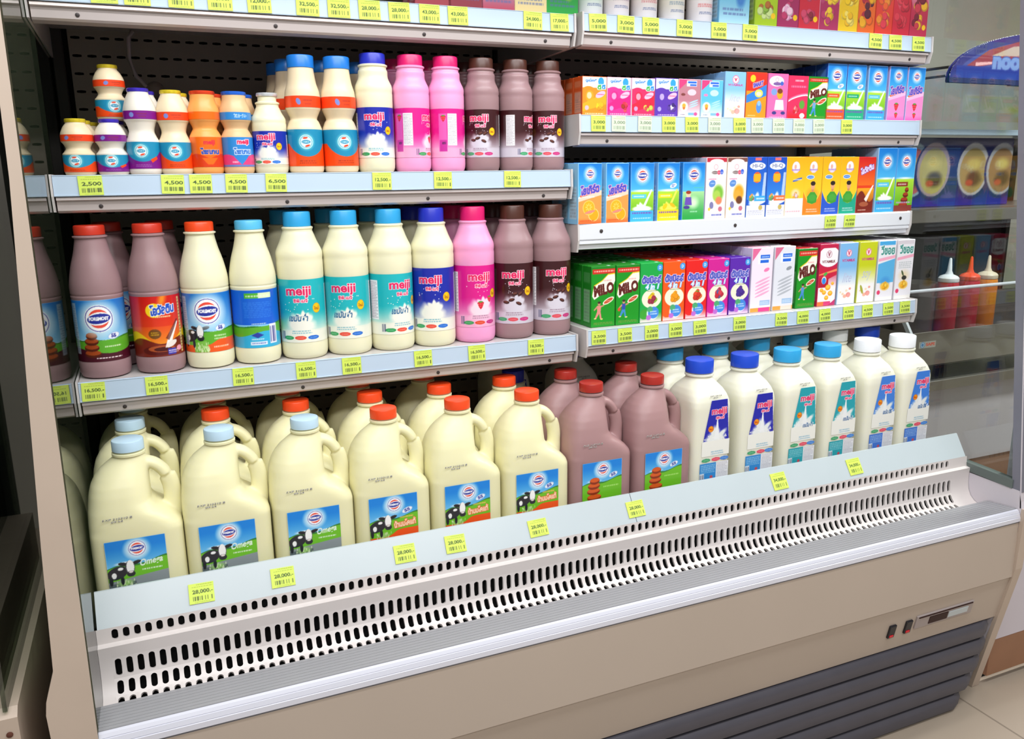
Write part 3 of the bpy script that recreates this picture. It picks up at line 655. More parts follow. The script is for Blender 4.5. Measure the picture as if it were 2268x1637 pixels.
# tall dairy bottles with long sloping shoulders
def mk_dairy(name, bm, art, cap):
    R = .0435; p = [(.001, .002), (.034, 0), (.0405, .003), (.043, .010), (R, .018), (R, .030), (R*.985, .032), (R*.985, .144), (R, .147), (R, .1495), (R*.975, .151), (R, .153)]
    p += smoothprof([(R, .153), (R*.985, .172), (R*.86, .200), (R*.70, .224), (.0262, .244), (.0255, .250)], 5)[1:]+[(.0285, .2512), (.0287, .2535), (.0255, .2545), (.0235, .256), (.0235, .268)]
    KIND[name] = dict(obj='milk_bottle', cat='bottle', parts=[('body', body_mesh(name, p, bm), None), ('label', wrap_label(name+'_label', art, p, .0325, .1435, 3.1), 'printed wrap-around label'), ('cap', cap_mesh(name, .0255, .0175, cap, z0=.2550), None)])
mk_dairy('d_choc', CHOC, art_foremost(.0435, 111, 'choc'), K['redor']); mk_dairy('d_oval', CHOC, art_ovaltine(.0435, 111), K['redor'])
mk_dairy('d_white', MILK, art_foremost(.0435, 111, 'white'), K['orange']); mk_dairy('d_back', MILK, art_foremost(.0435, 111, 'back'), K['light'])
# waisted yogurt bottles; heights given for the 0.147 m one and scaled
def mk_yog(name, R, H, bm, bandc, lowart, foil, band, low, capkind='foil', bk='f', neck=.62):
    z = lambda f: f*H; rt = R*neck
    p = [(.001, .001), (R*.8, 0), (R*.95, .003), (R, .008), (R, z(low[1])+.002)]
    p += smoothprof([(R, z(low[1])+.002), (R*.86, z(low[1]+.065)), (R*.76, z((low[1]+band[0])/2)), (R*.88, z(band[0]-.045)), (R*.985, z(band[0]-.012))], 5)[1:]
    p += [(R, z(band[0])), (R, z(band[1]))]+smoothprof([(R, z(band[1])), (R*.95, z(band[1]+.05)), (R*.80, z(band[1]+.135)), (rt, H-.008)], 5)[1:]+[(rt, H-.004)]
    parts = [('body', body_mesh(name, p, bm), None), ('label', wrap_label(name+'_label', lowart, p, z(low[0]), z(low[1]), 3.1), 'printed lower label'),
             ('band', wrap_label(name+'_band', art_band(R, (band[1]-band[0])*H*1000, bandc, bk), p, z(band[0]), z(band[1]), 3.1), 'printed band round the upper bulge')]
    if capkind == 'foil': parts.append(('foil_lid', foil_mesh(name, rt, H-.0062, foil), None))
    else: parts.append(('cap', cap_mesh(name, .0250, .0235, foil, z0=H-.0235), None))
    KIND[name] = dict(obj='yogurt_bottle', cat='bottle', parts=parts)
T_ = ((.645, .74), (.075, .385))
mk_yog('y_red', .0275, .147, YOG, '#ee4416', art_yog(.0275, 46, 'red'), FOIL['gold'], *T_); mk_yog('y_pur', .0278, .149, YOGW, '#7a1484', art_yog(.0278, 46, 'purple'), FOIL['purple'], *T_)
mk_yog('y_org', .0278, .147, YOGO, '#f26a10', art_yog(.0278, 48, 'orange'), FOIL['red'], (.66, .75), (.09, .45), bk='', neck=.76)
mk_yog('y_blu', .0278, .147, YOGB, '#2f86d0', art_yog(.0278, 48, 'blue'), FOIL['blue'], (.66, .75), (.09, .45), bk='j', neck=.76)
S_ = ((.605, .72), (.065, .365))
mk_yog('y_sred', .0258, .096, YOG, '#ee4416', art_yog(.0258, 29, 'red'), FOIL['gold'], *S_); mk_yog('y_spur', .0258, .096, YOGW, '#7a1484', art_yog(.0258, 29, 'purple'), FOIL['purple'], *S_)
mk_yog('y_large', .0332, .2165, YOG, '#ee4416', art_yog(.0332, 68, 'red'), K['azure'], (.56, .655), (.062, .375), capkind='cap', neck=.66)
p_ = round_bottle(.0318, .147, .017, .0775, .098, .122, .0205, .0185)
KIND['m_mini'] = dict(obj='milk_bottle', cat='bottle', parts=[('body', body_mesh('m_mini', p_, MILK), None), ('label', wrap_label('m_mini_label', art_meiji(.0318, 62, '#1c2aa4', 'milk'), p_, .017, .0775, 3.1), 'printed wrap-around label'), ('foil_lid', foil_mesh('m_mini', .0185, .1408, FOIL['silver']), None)])

# ------------------------------------------------------------------ jugs
def solid(name, g, vox, m, it=6):
    me = g.mesh(name+'_raw', m, fix=True); o = bpy.data.objects.new(name+'_raw', me); COL.objects.link(o)
    r = o.modifiers.new('r', 'REMESH'); r.mode = 'VOXEL'; r.voxel_size = vox
    s = o.modifiers.new('s', 'SMOOTH'); s.factor = .5; s.iterations = it
    dg = bpy.context.evaluated_depsgraph_get(); out = bpy.data.meshes.new_from_object(o.evaluated_get(dg)); out.name = name
    out.materials.clear(); out.materials.append(m); out.polygons.foreach_set('use_smooth', [True]*len(out.polygons)); bpy.data.objects.remove(o); return out
def loft(levels, n=64, ex=5.):
    """levels: (z, xl, xr, depth, exponent)"""
    g = G(); v = []; f = []
    for z, xl, xr, d, e in levels:
        for i in range(n):
            t = 2*math.pi*i/n; c, s = math.cos(t), math.sin(t); x = abs(c)**(2/e)*math.copysign(1, c); y = abs(s)**(2/e)*math.copysign(1, s)
            v.append(((xl+xr)/2+x*(xr-xl)/2, y*d/2, z))
    for k in range(len(levels)-1):
        for i in range(n): j = (i+1) % n; f.append((k*n+i, k*n+j, (k+1)*n+j, (k+1)*n+i))
    f.append(tuple(range(n))[::-1]); f.append(tuple((len(levels)-1)*n+i for i in range(n)))
    return g.add(v, f)
lv = [(0, -.064, .064, .104, 4), (.004, -.072, .072, .118, 5), (.012, -.0745, .0745, .122, 6), (.150, -.0745, .0745, .122, 6), (.158, -.0745, .0725, .122, 5), (.168, -.0745, .064, .121, 4.5), (.178, -.074, .052, .119, 4), (.188, -.0735, .037, .116, 3.5),
      (.200, -.072, .0290, .111, 3), (.215, -.0695, .0285, .104, 2.8), (.230, -.065, .0285, .094, 2.6), (.244, -.0575, .0285, .080, 2.4), (.256, -.048, .029, .066, 2.2), (.266, -.036, .029, .054, 2), (.273, -.026, .026, .048, 2), (.277, -.0235, .0235, .046, 2), (.286, -.0225, .0225, .045, 2)]
gj = loft(lv)
hp = [(x, 0, z) for x, z in smoothprof([(.010, .259), (.024, .2585), (.038, .253), (.050, .241), (.0585, .224), (.0625, .205), (.0625, .186), (.060, .168), (.056, .15)], 4)]
gj.tube([(x, y, z) for x, y, z in hp], [(.0150+.006*max(0, (k-24)/8), .0108+.003*max(0, (k-24)/8)) for k in range(len(hp))], 16)
JUG = solid('jug_body', gj, .0020, JUGM, 12); JUGC = JUG.copy(); JUGC.materials.clear(); JUGC.materials.append(CHOCJ)
def art_jug(kind):
    c = Cv(95, 92, '#ffffff', .9); c.grad(.42, .85, '#7cc8f0', '#0f82dc'); c.rect(0, .85, 1, 1, '#0f82dc'); c.e(.5, .79, 23, 21, '#d0ecfb', soft=.6, al=.9)
    c.below(lambda U: .47+.10*U+.03*np.sin(U*8), '#2f7c34'); c.below(lambda U: .44+.10*U+.03*np.sin(U*8+.5), '#6cbc24'); c.e(.3, .54, 20, 4, '#f4f8fc', soft=.6)
    if kind == 'choc':
        for k, (a, b, rx) in enumerate(((.30, .14, 17), (.28, .29, 15.5), (.29, .42, 14.5), (.31, .54, 12))): c.e(a, b, rx, 7.6, '#8a2c10'); c.e(a, b+.025, rx*.94, 5, '#d85a1e')
        c.rows(.52, .34, .92, .40, 1, '#a8e070', .9); c.rect(.6, 0, 1, .06, '#8a5a40'); c.rows(.55, .05, .95, .1, 1, '#3a3040', .5)
    else:
        if kind == 'omega': c.below(lambda U: .20+.10*U, '#8c9498'); c.rect(0, 0, .45, .16, '#5a646a'); c.text('Omega', .54, .43, .92, .58, '#e8f4e8', .02, .3, rot=.08); c.rows(.56, .34, .9, .39, 1, '#e8f4e8', .8)
        else:
            c.below(lambda U: .18+.06*np.tanh((U-.5)*12)+.0, '#f0561e'); c.text('น้ำนมโคแท้', .50, .29, .95, .44, '#ffe2c0', .04, out='#e8561e', ow=.9, rot=.07); c.rows(.62, .47, .90, .52, 1, '#f4b860', .9); c.rows(.5, .06, .95, .1, 1, '#ffe0c8', .7)
        c.e(.27, .15, 16, 8, '#9acb70', soft=.6)
        for k in range(26): c.e(.1+RNG.rand()*.35, RNG.rand()*.2, .6, 2.6, '#dcecc0')
        cow(c, .37, .41, 27)
    roundel(c, .52, .80, 13.5, pale='#f4fafe')
    if kind != 'omega': c.e(.78, .64, 11, 5.4, '#9ab8e8', rot=.35); c.e(.78, .64, 10, 4.5, '#eef4fc', rot=.35); c.text('55', .72, .605, .84, .675, '#3a40a0', .05, rot=.3)
    return c
def art_stamp(w=46, h=9, l1='EXP 210210 B', l2='09:54'):
    c = Cv(w, h, None, .55); c.text(l1, 0, .55, 1, .98, '#77746c', .01, .15); c.text(l2, .28, .05, .68, .42, '#77746c', .01, .15); return c
def mk_jug(name, bm, art, cap, sc):
    g = G(); g.lathe([(.0235, .276), (.0268, .2765), (.0270, .2805), (.0245, .2815)], 36)
    nm = g.mesh('neck_'+name, bm.materials[0], 40)
    KIND[name] = dict(obj='milk_jug', cat='jug', parts=[('body', bm, None), ('neck_ring', nm, None), ('cap', cap_mesh(name, .0258, .0195, cap, n=56, z0=.2835), None), ('label', flat_label(name+'_label', art, -.052, .052, -.0617), 'square printed label'), ('date_stamp', flat_label(name+'_stamp', STAMP, -.050, .176, -.0613), 'small grey date stamp')])
STAMP = art_stamp()
for q in ('date_stamp',): pass
JO = art_jug('omega'); JW = art_jug('white'); JC = art_jug('choc')
mk_jug('j_omega', JUG, JO, K['pale'], 1); mk_jug('j_omega_o', JUG, JO, K['orange'], 1); mk_jug('j_white', JUG, JW, K['orange'], 1); mk_jug('j_choc', JUGC, JC, K['darkred'], 1)
# square jugs
lv = [(0, -.046, .046, .108, 4), (.004, -.051, .051, .120, 5), (.012, -.053, .053, .124, 6), (.225, -.053, .053, .124, 6), (.238, -.0525, .0525, .122, 5), (.250, -.050, .050, .116, 4), (.262, -.0445, .0445, .103, 3.2), (.272, -.037, .037, .084, 2.6), (.280, -.031, .031, .066, 2.2), (.286, -.0290, .0290, .058, 2), (.298, -.0285, .0285, .057, 2)]
SQ = solid('square_jug_body', loft(lv), .0022, JUGW, 4)
def art_sq(top, mid, sub=None):
    c = Cv(80, 196, None, .9)   # from z .05 to .246
    z = lambda mm: (mm-50)/196.; x = lambda mm: .5+mm/80.
    c.poly([(x(-15), z(242)), (x(28), z(242)), (x(36), z(146)), (x(-34), z(146))], top)
    c.splash(x(1), z(152), 30, '#e9ecea', 5, 1., .35); c.poly([(x(-4), z(150)), (x(3), z(206)), (x(10), z(150))], '#f0f2f4')
    for k in range(30): c.e(x(-30+RNG.rand()*62), z(146+14*RNG.rand()), 1.6, col='#f0f1ee')
    c.rect(x(-36), z(112), x(38), z(148), '#efeee6')
    meiji(c, x(7), z(214), 40, 17); c.e(x(-14), z(176), 7.4, col='#b0480c'); c.e(x(-14), z(176), 6.6, col='#f39a10'); c.text('ใหม่', x(-19), z(173), x(-9), z(179), '#c02a10', .02)
    if sub: c.text(sub, x(-2), z(144), x(28), z(156), '#2f5f98', .03, .25)
    c.rows(x(-12), z(114), x(24), z(124), 2, '#5a9ac0', .6)
    ovals(c, z(103), (x(-24), x(3), x(26)), 12, 4.4, ('#3fa06a', '#e04a60', '#3f80d0'))
    c.rect(x(-40), z(52), x(4), z(96), mid); c.rows(x(-38), z(72), x(2), z(93), 5, '#cfe8f4', .5); c.rect(x(-40), z(52), x(-28), z(72), '#e8eef4'); c.bars(x(-39), z(53), x(-29), z(70), 9, '#2a2f50')
    c.rect(x(4), z(52), x(38), z(96), '#e6e6ea', .9); c.rows(x(6), z(53), x(36), z(95), 12, '#9a98a8', .5); c.e(x(-8), z(62), 4, col='#c04858')
    return c
def mk_sq(name, art, cap):
    g = G(); g.lathe([(.029, .288), (.0325, .2885), (.0327, .2925), (.030, .2935)], 36)
    KIND[name] = dict(obj='milk_jug', cat='jug', parts=[('body', SQ, None), ('neck_ring', g.mesh('neck_'+name, JUGW, 40), None), ('cap', cap_mesh(name, .0318, .0300, cap, n=80, z0=.2955), None), ('label', flat_label(name+'_label', art, -.0335, .050, -.0627), 'printed tapering label'), ('date_stamp', flat_label(name+'_stamp', STAMP2, -.012, .2545-.009, -.0617), 'small grey date stamp')])
STAMP2 = art_stamp(30, 8)
A1 = art_sq('#1c22a8', '#2f8ad0'); A2 = art_sq('#1aa0ae', '#22a0ac', 'ไขมันต่ำ'); A3 = art_sq('#3f80dc', '#3f74d0', 'ไขมัน 0%')
mk_sq('q_full', A1, K['royal']); mk_sq('q_low', A2, K['sky']); mk_sq('q_zero', A3, K['white']); 

used = set()
def spawn(kind, x, y, z, rz, label, group=None, only=None):
    k = KIND[kind]; t = thing(k['obj'], label, k['cat'], (x, y, z), rz, group)
    for n, me, pl in k['parts']:
        if only and n not in only: continue
        o = obj(n, me, t)
        if pl: o['label'] = pl
    return t
# ------------------------------------------------------------------ bottles, shelf by shelf
zC = .986-.0013; yC = .035
W_ = 'on the lower left-bay shelf'
rowC = [('d_choc', .046, .0, 'tall chocolate milk bottle with red cap and blue sky label, beside the left glass'), ('d_oval', .141, .12, 'tall malt chocolate milk bottle with red cap and red-orange label'),
        ('d_white', .230, -.05, 'tall white milk bottle with orange cap and a cow on its label'), ('d_back', .3185, .0, 'tall white milk bottle with light blue cap, turned to its back label'),
        ('m_low', .410, -.22, 'low-fat milk bottle with sky-blue cap and turquoise label, next to the light blue capped bottle'), ('m_low', .501, -.30, 'low-fat milk bottle with turquoise label, second of the three turquoise ones in front'),
        ('m_low', .5925, .30, 'low-fat milk bottle with turquoise label turned to the right, beside the dark blue labelled bottle'), ('m_full', .684, -.35, 'whole milk bottle with navy cap and dark blue label ' + W_),
        ('m_pink', .776, .02, 'large strawberry milk bottle with magenta cap and pink label ' + W_), ('m_choc', .868, -.3, 'large chocolate milk bottle with brown cap, directly right of the large strawberry bottle'),
        ('m_choc', .960, -.02, 'large chocolate milk bottle with brown cap at the right end of the lower left shelf')]
G1 = 'one-litre milk bottles on the lower left shelf'
for k, x, rz, lb in rowC: spawn(k, x, yC if k[0] == 'm' else yC-.004, zC, rz, lb, G1)
for k, x, y, lb in (('d_choc', .070, .128, 'chocolate milk bottle with red cap behind the leftmost chocolate bottle'), ('d_choc', .163, .126, 'chocolate milk bottle with red cap behind the malt chocolate bottle'),
                 ('m_low', .398, .132, 'low-fat milk bottle behind the first turquoise-labelled bottle'), ('m_low', .490, .132, 'low-fat milk bottle behind the second turquoise-labelled bottle'), ('m_low', .583, .132, 'low-fat milk bottle behind the third turquoise-labelled bottle'),
                 ('m_full', .675, .132, 'whole milk bottle with navy cap behind the dark blue labelled bottle'), ('m_pink', .768, .130, 'strawberry milk bottle with magenta cap behind the large strawberry bottle'),
                 ('m_choc', .861, .132, 'chocolate milk bottle with brown cap, hidden behind the first large chocolate bottle'), ('m_choc', .953, .132, 'chocolate milk bottle with brown cap, hidden behind the right-end chocolate bottle'),
                 ('m_pink', .770, .226, 'strawberry milk bottle third from the front ' + W_), ('m_choc', .863, .228, 'chocolate milk bottle third from the front in the first chocolate row'), ('m_choc', .955, .228, 'chocolate milk bottle third from the front in the right-end row')):
    spawn(k, x, y, zC, .2, lb, G1)
zB = 1.3435-.0013
G2 = 'small yogurt drinks on the middle left shelf'; G3 = 'small flavoured milk bottles on the middle left shelf'
rowB = [('y_sred', .045, 'small yogurt bottle with red band and gold foil at the left end of the shelf', G2), ('y_spur', .098, 'small yogurt bottle with purple band and purple foil lid', G2), ('y_pur', .150, 'tall white yogurt bottle with purple band and purple foil', G2),
        ('y_red', .2035, 'tall cream yogurt bottle with red band, gold foil and turquoise label', G2), ('y_org', .257, 'orange yogurt drink bottle with red foil lid', G2), ('y_blu', .312, 'beige yogurt drink bottle with blue band and blue foil lid', G2),
        ('m_mini', .3725, 'small white milk bottle with silver foil lid and dark blue label', G2), ('y_large', .4385, 'large cream yogurt bottle with blue cap, next to the silver foil bottle', G2), ('y_large', .507, 'large cream yogurt bottle with blue cap, next to the navy capped milk', G2),
        ('s_full', .578, 'small whole milk bottle with navy cap on the middle shelf', G3), ('s_pink', .654, 'small strawberry milk bottle turned sideways, beside the navy capped bottle', G3), ('s_pink', .7285, 'small strawberry milk bottle with its nutrition panel facing front', G3),
        ('s_choc', .806, 'small chocolate milk bottle, leftmost of the three brown ones', G3), ('s_choc', .883, 'small chocolate milk bottle turned right, middle of the three brown ones', G3), ('s_choc', .9585, 'small chocolate milk bottle at the right end of the middle shelf', G3)]
rzB = [-.15, 0, -.1, 0, .1, .1, -.3, -.05, .1, -.2, .95, 1.45, -.45, .75, -.35]
for (k, x, lb, gr), rz in zip(rowB, rzB):
    r = {'y_sred': .0258, 'y_spur': .0258}.get(k, .0278 if k[0] == 'y' and k != 'y_large' else .034); spawn(k, x, .012+r, zB, rz, lb, gr)
for k, x, y, z, lb, gr in (('y_sred', .050, .092, 0, 'small red-banded yogurt bottle second from the front at the left end', G2), ('y_sred', .060, .146, 0, 'small red-banded yogurt bottle third from the front at the left end', G2), ('y_spur', .1045, .092, 0, 'small purple-banded yogurt bottle second from the front', G2),
        ('y_sred', .1045, .086, .0957, 'small red-banded yogurt bottle stacked on top of the lower ones', G2), ('y_pur', .160, .098, 0, 'tall purple-banded yogurt bottle second from the front', G2), ('y_red', .2165, .098, 0, 'tall red-banded yogurt bottle second from the front', G2),
        ('y_org', .2735, .100, 0, 'orange yogurt drink second from the front', G2), ('y_blu', .330, .100, 0, 'blue-banded yogurt drink second from the front', G2),
        ('y_large', .4265, .116, 0, 'large blue-capped yogurt bottle behind the first large one', G2), ('y_large', .4965, .116, 0, 'large blue-capped yogurt bottle behind the second large one', G2), ('y_large', .420, .186, 0, 'large blue-capped yogurt bottle third from the front, first row', G2), ('y_large', .4895, .186, 0, 'large blue-capped yogurt bottle third from the front, second row', G2),
        ('y_large', .566, .122, 0, 'large blue-capped yogurt bottle behind the navy capped milk', G2), ('s_pink', .645, .122, 0, 'small strawberry bottle behind the sideways strawberry bottle', G3), ('s_pink', .722, .122, 0, 'small strawberry bottle behind the one showing its nutrition panel', G3),
        ('s_choc', .799, .122, 0, 'small chocolate bottle behind the leftmost brown one', G3), ('s_choc', .876, .122, 0, 'small chocolate bottle behind the middle brown one', G3), ('s_choc', .953, .122, 0, 'small chocolate bottle behind the right-end brown one', G3)):
    spawn(k, x, y, zB+z, .3, lb, gr)
# jugs on the deck
zD = .5985; GJ = 'handled milk jugs on the bottom deck'; GQ = 'square milk jugs on the bottom deck'
nth = ['first', 'second', 'third', 'fourth', 'fifth', 'sixth', 'seventh', 'eighth']
J = [('j_omega', .0722, 'pale blue capped handled milk jug at the left end of the front row'), ('j_omega', .2215, 'pale blue capped handled milk jug, second from the left in front'), ('j_omega', .373, 'pale blue capped handled milk jug beside the first orange-capped front jug'),
     ('j_white', .5235, 'orange-capped handled milk jug, leftmost of the three orange ones in front'), ('j_white', .675, 'orange-capped handled milk jug, middle of the three in front'), ('j_white', .828, 'orange-capped handled milk jug next to the chocolate jugs'),
     ('j_choc', .980, 'chocolate milk jug with dark red cap beside the orange-capped jugs'), ('j_choc', 1.134, 'chocolate milk jug with dark red cap beside the square white jugs')]
for k, x, lb in J: spawn(k, x, -.122, zD, 0, lb, GJ)
for i, (k, x, y) in enumerate((('j_omega', .0745, .012), ('j_omega_o', .226, .012), ('j_omega_o', .379, .010), ('j_white', .5295, .008), ('j_white', .681, .008), ('j_white', .8325, .008), ('j_choc', .984, .006), ('j_choc', 1.145, .008))):
    spawn(k, x, y, zD, 0, 'handled milk jug in the second row, behind the %s front jug from the left' % nth[i], GJ)
for i, (k, x, y) in enumerate((('j_omega', .078, .146), ('j_white', .230, .146), ('j_white', .383, .144), ('j_white', .535, .142), ('j_white', .686, .142))):
    spawn(k, x, y, zD, 0, 'handled milk jug in the third row, behind the %s front jug from the left' % nth[i], GJ)
Q = [('q_full', 1.2620, 'square white jug with royal blue cap next to the chocolate jugs'), ('q_full', 1.3890, 'square white jug with royal blue cap next to the sky-blue capped jugs'), ('q_low', 1.5150, 'square low-fat jug with sky-blue cap beside the royal blue capped ones'), ('q_low', 1.6400, 'square low-fat jug with sky-blue cap beside the white capped ones'),
     ('q_zero', 1.7700, 'square jug with white cap and light blue label, left one of the two'), ('q_zero', 1.8890, 'square jug with white cap at the right end of the front row')]
for k, x, lb in Q: spawn(k, x, -.118, zD, 0, lb, GQ)
for i, (k, x) in enumerate((('q_low', 1.277), ('q_low', 1.411), ('q_low', 1.540), ('q_low', 1.667), ('q_zero', 1.800), ('q_full', 1.914))):
    spawn(k, x, .022, zD, 0, 'square milk jug in the second row, behind the %s square front jug' % nth[i], GQ)
for i, (k, x, y) in enumerate((('q_full', .930, .245), ('q_full', 1.085, .170), ('q_low', 1.285, .165), ('q_low', 1.412, .165), ('q_low', 1.535, .165), ('q_low', 1.665, .165))):
    spawn(k, x, y, zD, 0, 'square milk jug standing at the back of the deck, %s from the left' % nth[i], GQ)

spawn('m_full', .905, .125, zD, .4, 'round milk bottle with navy cap standing among the jugs, behind the orange-capped one', GJ)

# ------------------------------------------------------------------ cartons
def C_(h, w=62, bg='#fff'): return Cv(w, h, bg, 1.)
def c_foremost(h, kind, w=62):
    c = C_(h, w); c.grad(.45, 1, '#58c0f0', '#0f76d0')
    if kind in ('orange', 'berry'):
        c.e(.5, .83, 20, col='#d8f2fc', soft=.6); roundel(c, .5, .83, 11.5, glow=False)
        lo = ('#f59a4a', '#f0622a') if kind == 'orange' else ('#f28ac8', '#e85ab0')
        c.poly([(0, 0), (1, 0), (1, .54), (0, .42)], lo[0]); c.grad(0, .1, lo[1], lo[0]); c.poly([(0, .42), (1, .56), (1, .48), (0, .37)], '#f8d0b8' if kind == 'orange' else '#f4b8e0')
        c.poly([(.04, .47), (.8, .60), (.98, .64), (.7, .52), (.1, .44)], '#f0602a'); c.text('โยเกิร์ต', .1, .50, .9, .66, '#4a4ac0', .05, .2, out='#f4b0b8', ow=1.3, rot=.16)
        if kind == 'orange':
            c.e(.66, .15, 14, col='#f7a818'); c.ring(.66, .15, 12.6, 14, '#f8d88a'); c.e(.45, .27, 16, col='#f7b020'); c.ring(.45, .27, 14.6, 16, '#f8d070')
            for a in range(8): c.e(.45+.10*math.cos(a*.785), .28+.045*math.sin(a*.785), 3.2, 1.3, '#fbd060', rot=a*.785)
            c.e(.5, .2, 14, 3, '#f08878', rot=.2); c.rows(.06, .04, .7, .07, 1, '#c83a18', .8); c.rows(.1, .43, .7, .47, 1, '#fff', .5)
        else: strawberry(c, .5, .26, 17); strawberry(c, .52, .10, 12)
        return c
    c.e(.5, .79, 24, col='#d8f2fc', soft=.7); roundel(c, .5, .79, 15, glow=False)
    if kind == 'kid':
        c.grad(0, .5, '#1f9a3c', '#a8dc9c'); c.e(.5, .3, 20, 18, '#d4f0c8', soft=.7); c.rows(.5, .55, .95, .58, 1, '#58c878', .8)
        c.e(.27, .45, 6.5, 7.5, '#f0c8a8'); c.e(.27, .485, 7.5, 4, '#9a3a20'); c.poly([(.14, .40), (.40, .40), (.44, .26), (.1, .26)], '#6a4ab0'); c.e(.2, .22, 9, 4, '#4a3a90'); c.rows(.36, .12, .7, .17, 1, '#a8e0b8', .8); return c
    tb = dict(low='#58c8e8', banana='#f2d818', plain='#f0501e', skim='#14a070', sky='#58c0e8', choc='#8a2f1e')[kind]
    c.grad(.0, .52, '#4fa818', '#b0dc3c'); c.e(.5, .53, 40, 4, '#eef8fc', soft=.8)
    c.rect(.05, .40, .68, .47, tb); c.rows(.12, .415, .6, .455, 1, '#fff', .7)
    if kind == 'choc':
        for k in range(4): c.e(.5+.05*k, .1+.08*k, 16-3*k, 6, '#6a1a10'); c.e(.5+.05*k, .12+.08*k, 15-3*k, 4, '#a83a20')
        c.rect(0, 0, 1, .1, '#8a3a30'); c.rows(.1, .12, .9, .17, 1, '#c0a0d8', .8); return c
    mk = '#f4f6f0' if kind != 'banana' else '#f7e45a'
    c.poly([(.95, .55), (.88, .55), (.55, .28), (.6, .22)], mk); c.e(.5, .22, 30, 8, mk, soft=.3); c.splash(.45, .22, 12, mk, 6, 1.2, .3)
    if kind == 'banana': c.e(.35, .25, 8, 5, '#f2c818', rot=.8); c.e(.7, .27, 9, 4, '#e8b818', rot=-.5)
    c.rect(0, 0, 1, .19, dict(low='#40b0e0', banana='#e8d21e', plain='#f0562a', skim='#20a87c', sky='#40a8e0')[kind]); c.rows(.06, .12, .94, .18, 1, '#7a4ab0', .8); c.rows(.1, .04, .9, .08, 1, '#f0f0e8', .6)
    if kind in ('banana', 'plain', 'skim'): c.e(.72, .61, 10, 5, '#e8f2fc', rot=.3); c.text('55°', .64, .585, .8, .635, '#3a50a8', .02)
    return c
def c_milo(h, top='#cf2a1c', figc='#3a62b0', ball=None, leg='#3f88c8'):
    c = C_(h, 62, '#13921c'); c.rect(0, .90, 1, 1, '#13801a'); c.rect(.04, .885, 1, .965, top); c.rows(.1, .905, .95, .95, 1, '#f8c8b8', .8)
    blob = [(.03, .52), (.1, .68), (.45, .76), (.7, .86), (.98, .87), (1., .76), (.86, .62), (.6, .58), (.35, .52), (.12, .46)]
    c.poly([(a+.0, b+.018) for a, b in blob], '#f0c818'); c.poly(blob, '#f7efe0')
    c.text('MILO', .08, .53, .95, .72, '#5c1a14', .06, .1, rot=.16); c.rows(.5, .75, .85, .79, 1, '#e89aa0', .8)
    c.e(.72, .43, 16, 6, '#f4ecd8', rot=.45); c.e(.72, .43, 13, 4, '#c8502c', rot=.45); c.rows(.55, .42, .85, .44, 1, '#f4d8c0', .7)
    person(c, .33, .26, 34, figc, leg, ball=ball); c.rows(.08, .03, .95, .08, 2, '#9a8a40', .7); return c
def c_dutch(h, bg, fr, lo=None):
    c = C_(h, 60, bg); lo = lo or bg; c.e(.88, .92, 8, col='#3f98e0'); c.text('D', .83, .895, .93, .945, '#d8ecfa', .03)
    c.text('ดัชมิลล์', .06, .66, .95, .80, '#4a54b8', .06, out='#e8d8f0', ow=1.2); c.text('4 in 1', .22, .56, .86, .65, '#e8f4fc', .04, .2, out='#3f90e0', ow=1.4)
    c.e(.52, .40, 27, 22, '#f2ead0'); fruit(c, .54, .40, 17, fr); c.rows(.3, .52, .8, .545, 1, '#5a8a50', .7)
    c.grad(.0, .16, '#f0d8e0', lo); c.e(.2, .14, 14, 12, lo); c.e(.58, .15, 18, 17, '#e8eef6', soft=.2); c.e(.62, .16, 15, 14, '#3f86d8'); c.e(.46, .22, 8, 7, '#4aa870'); c.e(.4, .08, 7, 6, '#b868c8'); c.rows(.46, .12, .8, .2, 2, '#cfe4f8', .8)
    return c
def c_dumex(h, bg, hi, acc, corner='#e0407c', straw=None):
    c = C_(h, 64, bg); c.grad(0, .6, hi, bg); c.poly([(0, 1), (.42, 1), (.0, .80)], corner)
    c.rect(.28, .76, .84, .90, '#f4f8fc'); c.rect(.38, .84, .84, .895, '#1f66d8'); c.rect(.38, .77, .8, .815, '#1f66d8'); c.rect(.3, .78, .36, .89, '#f0f4fc'); c.rows(.42, .85, .8, .88, 1, '#e8f0fc', .7)
    c.e(.72, .66, 9, 4.5, acc, rot=.3)
    for k in range(5): c.e(.55, .28+.055*k, 24, 2.6, acc, rot=.32, al=.55)
    c.rect(.45, .10, .95, .18, '#8ab4e0', .8); c.rows(.48, .115, .92, .165, 2, '#e8f0fa', .8); c.rect(0, 0, 1, .065, '#e8a040' if straw else '#f0e4dc')
    if straw: c.rect(.4, 0, .95, .065, straw)
    return c
def c_bird(h, bg, acc):
    c = C_(h, 60, bg); c.grad(0, .45, '#f0eef4', bg); c.poly([(0, 1), (.5, 1), (0, .72)], '#d83c78'); c.rect(.36, .82, .82, .97, '#f0f4fa'); c.rect(.4, .90, .80, .95, '#1f62d4'); c.rect(.5, .83, .8, .88, '#1f62d4')
    c.e(.6, .66, 12, 7, '#e4e8f0', al=.7); c.e(.2, .6, 6, 3, acc); c.e(.25, .28, 11, 11, '#f6ecd0'); c.e(.25, .28, 4, 7, '#e8702c'); c.e(.25, .31, 5, 4, '#f0a838')
    for k in range(3): c.e(.7, .3+.06*k, 13, 1.6, '#a8d4f0', rot=.3)
    c.rows(.1, .05, .3, .09, 1, '#3a3a50', .8); c.rect(.45, .05, .75, .12, '#7ab0e0'); c.e(.8, .085, 5, 4, '#e8508c'); return c
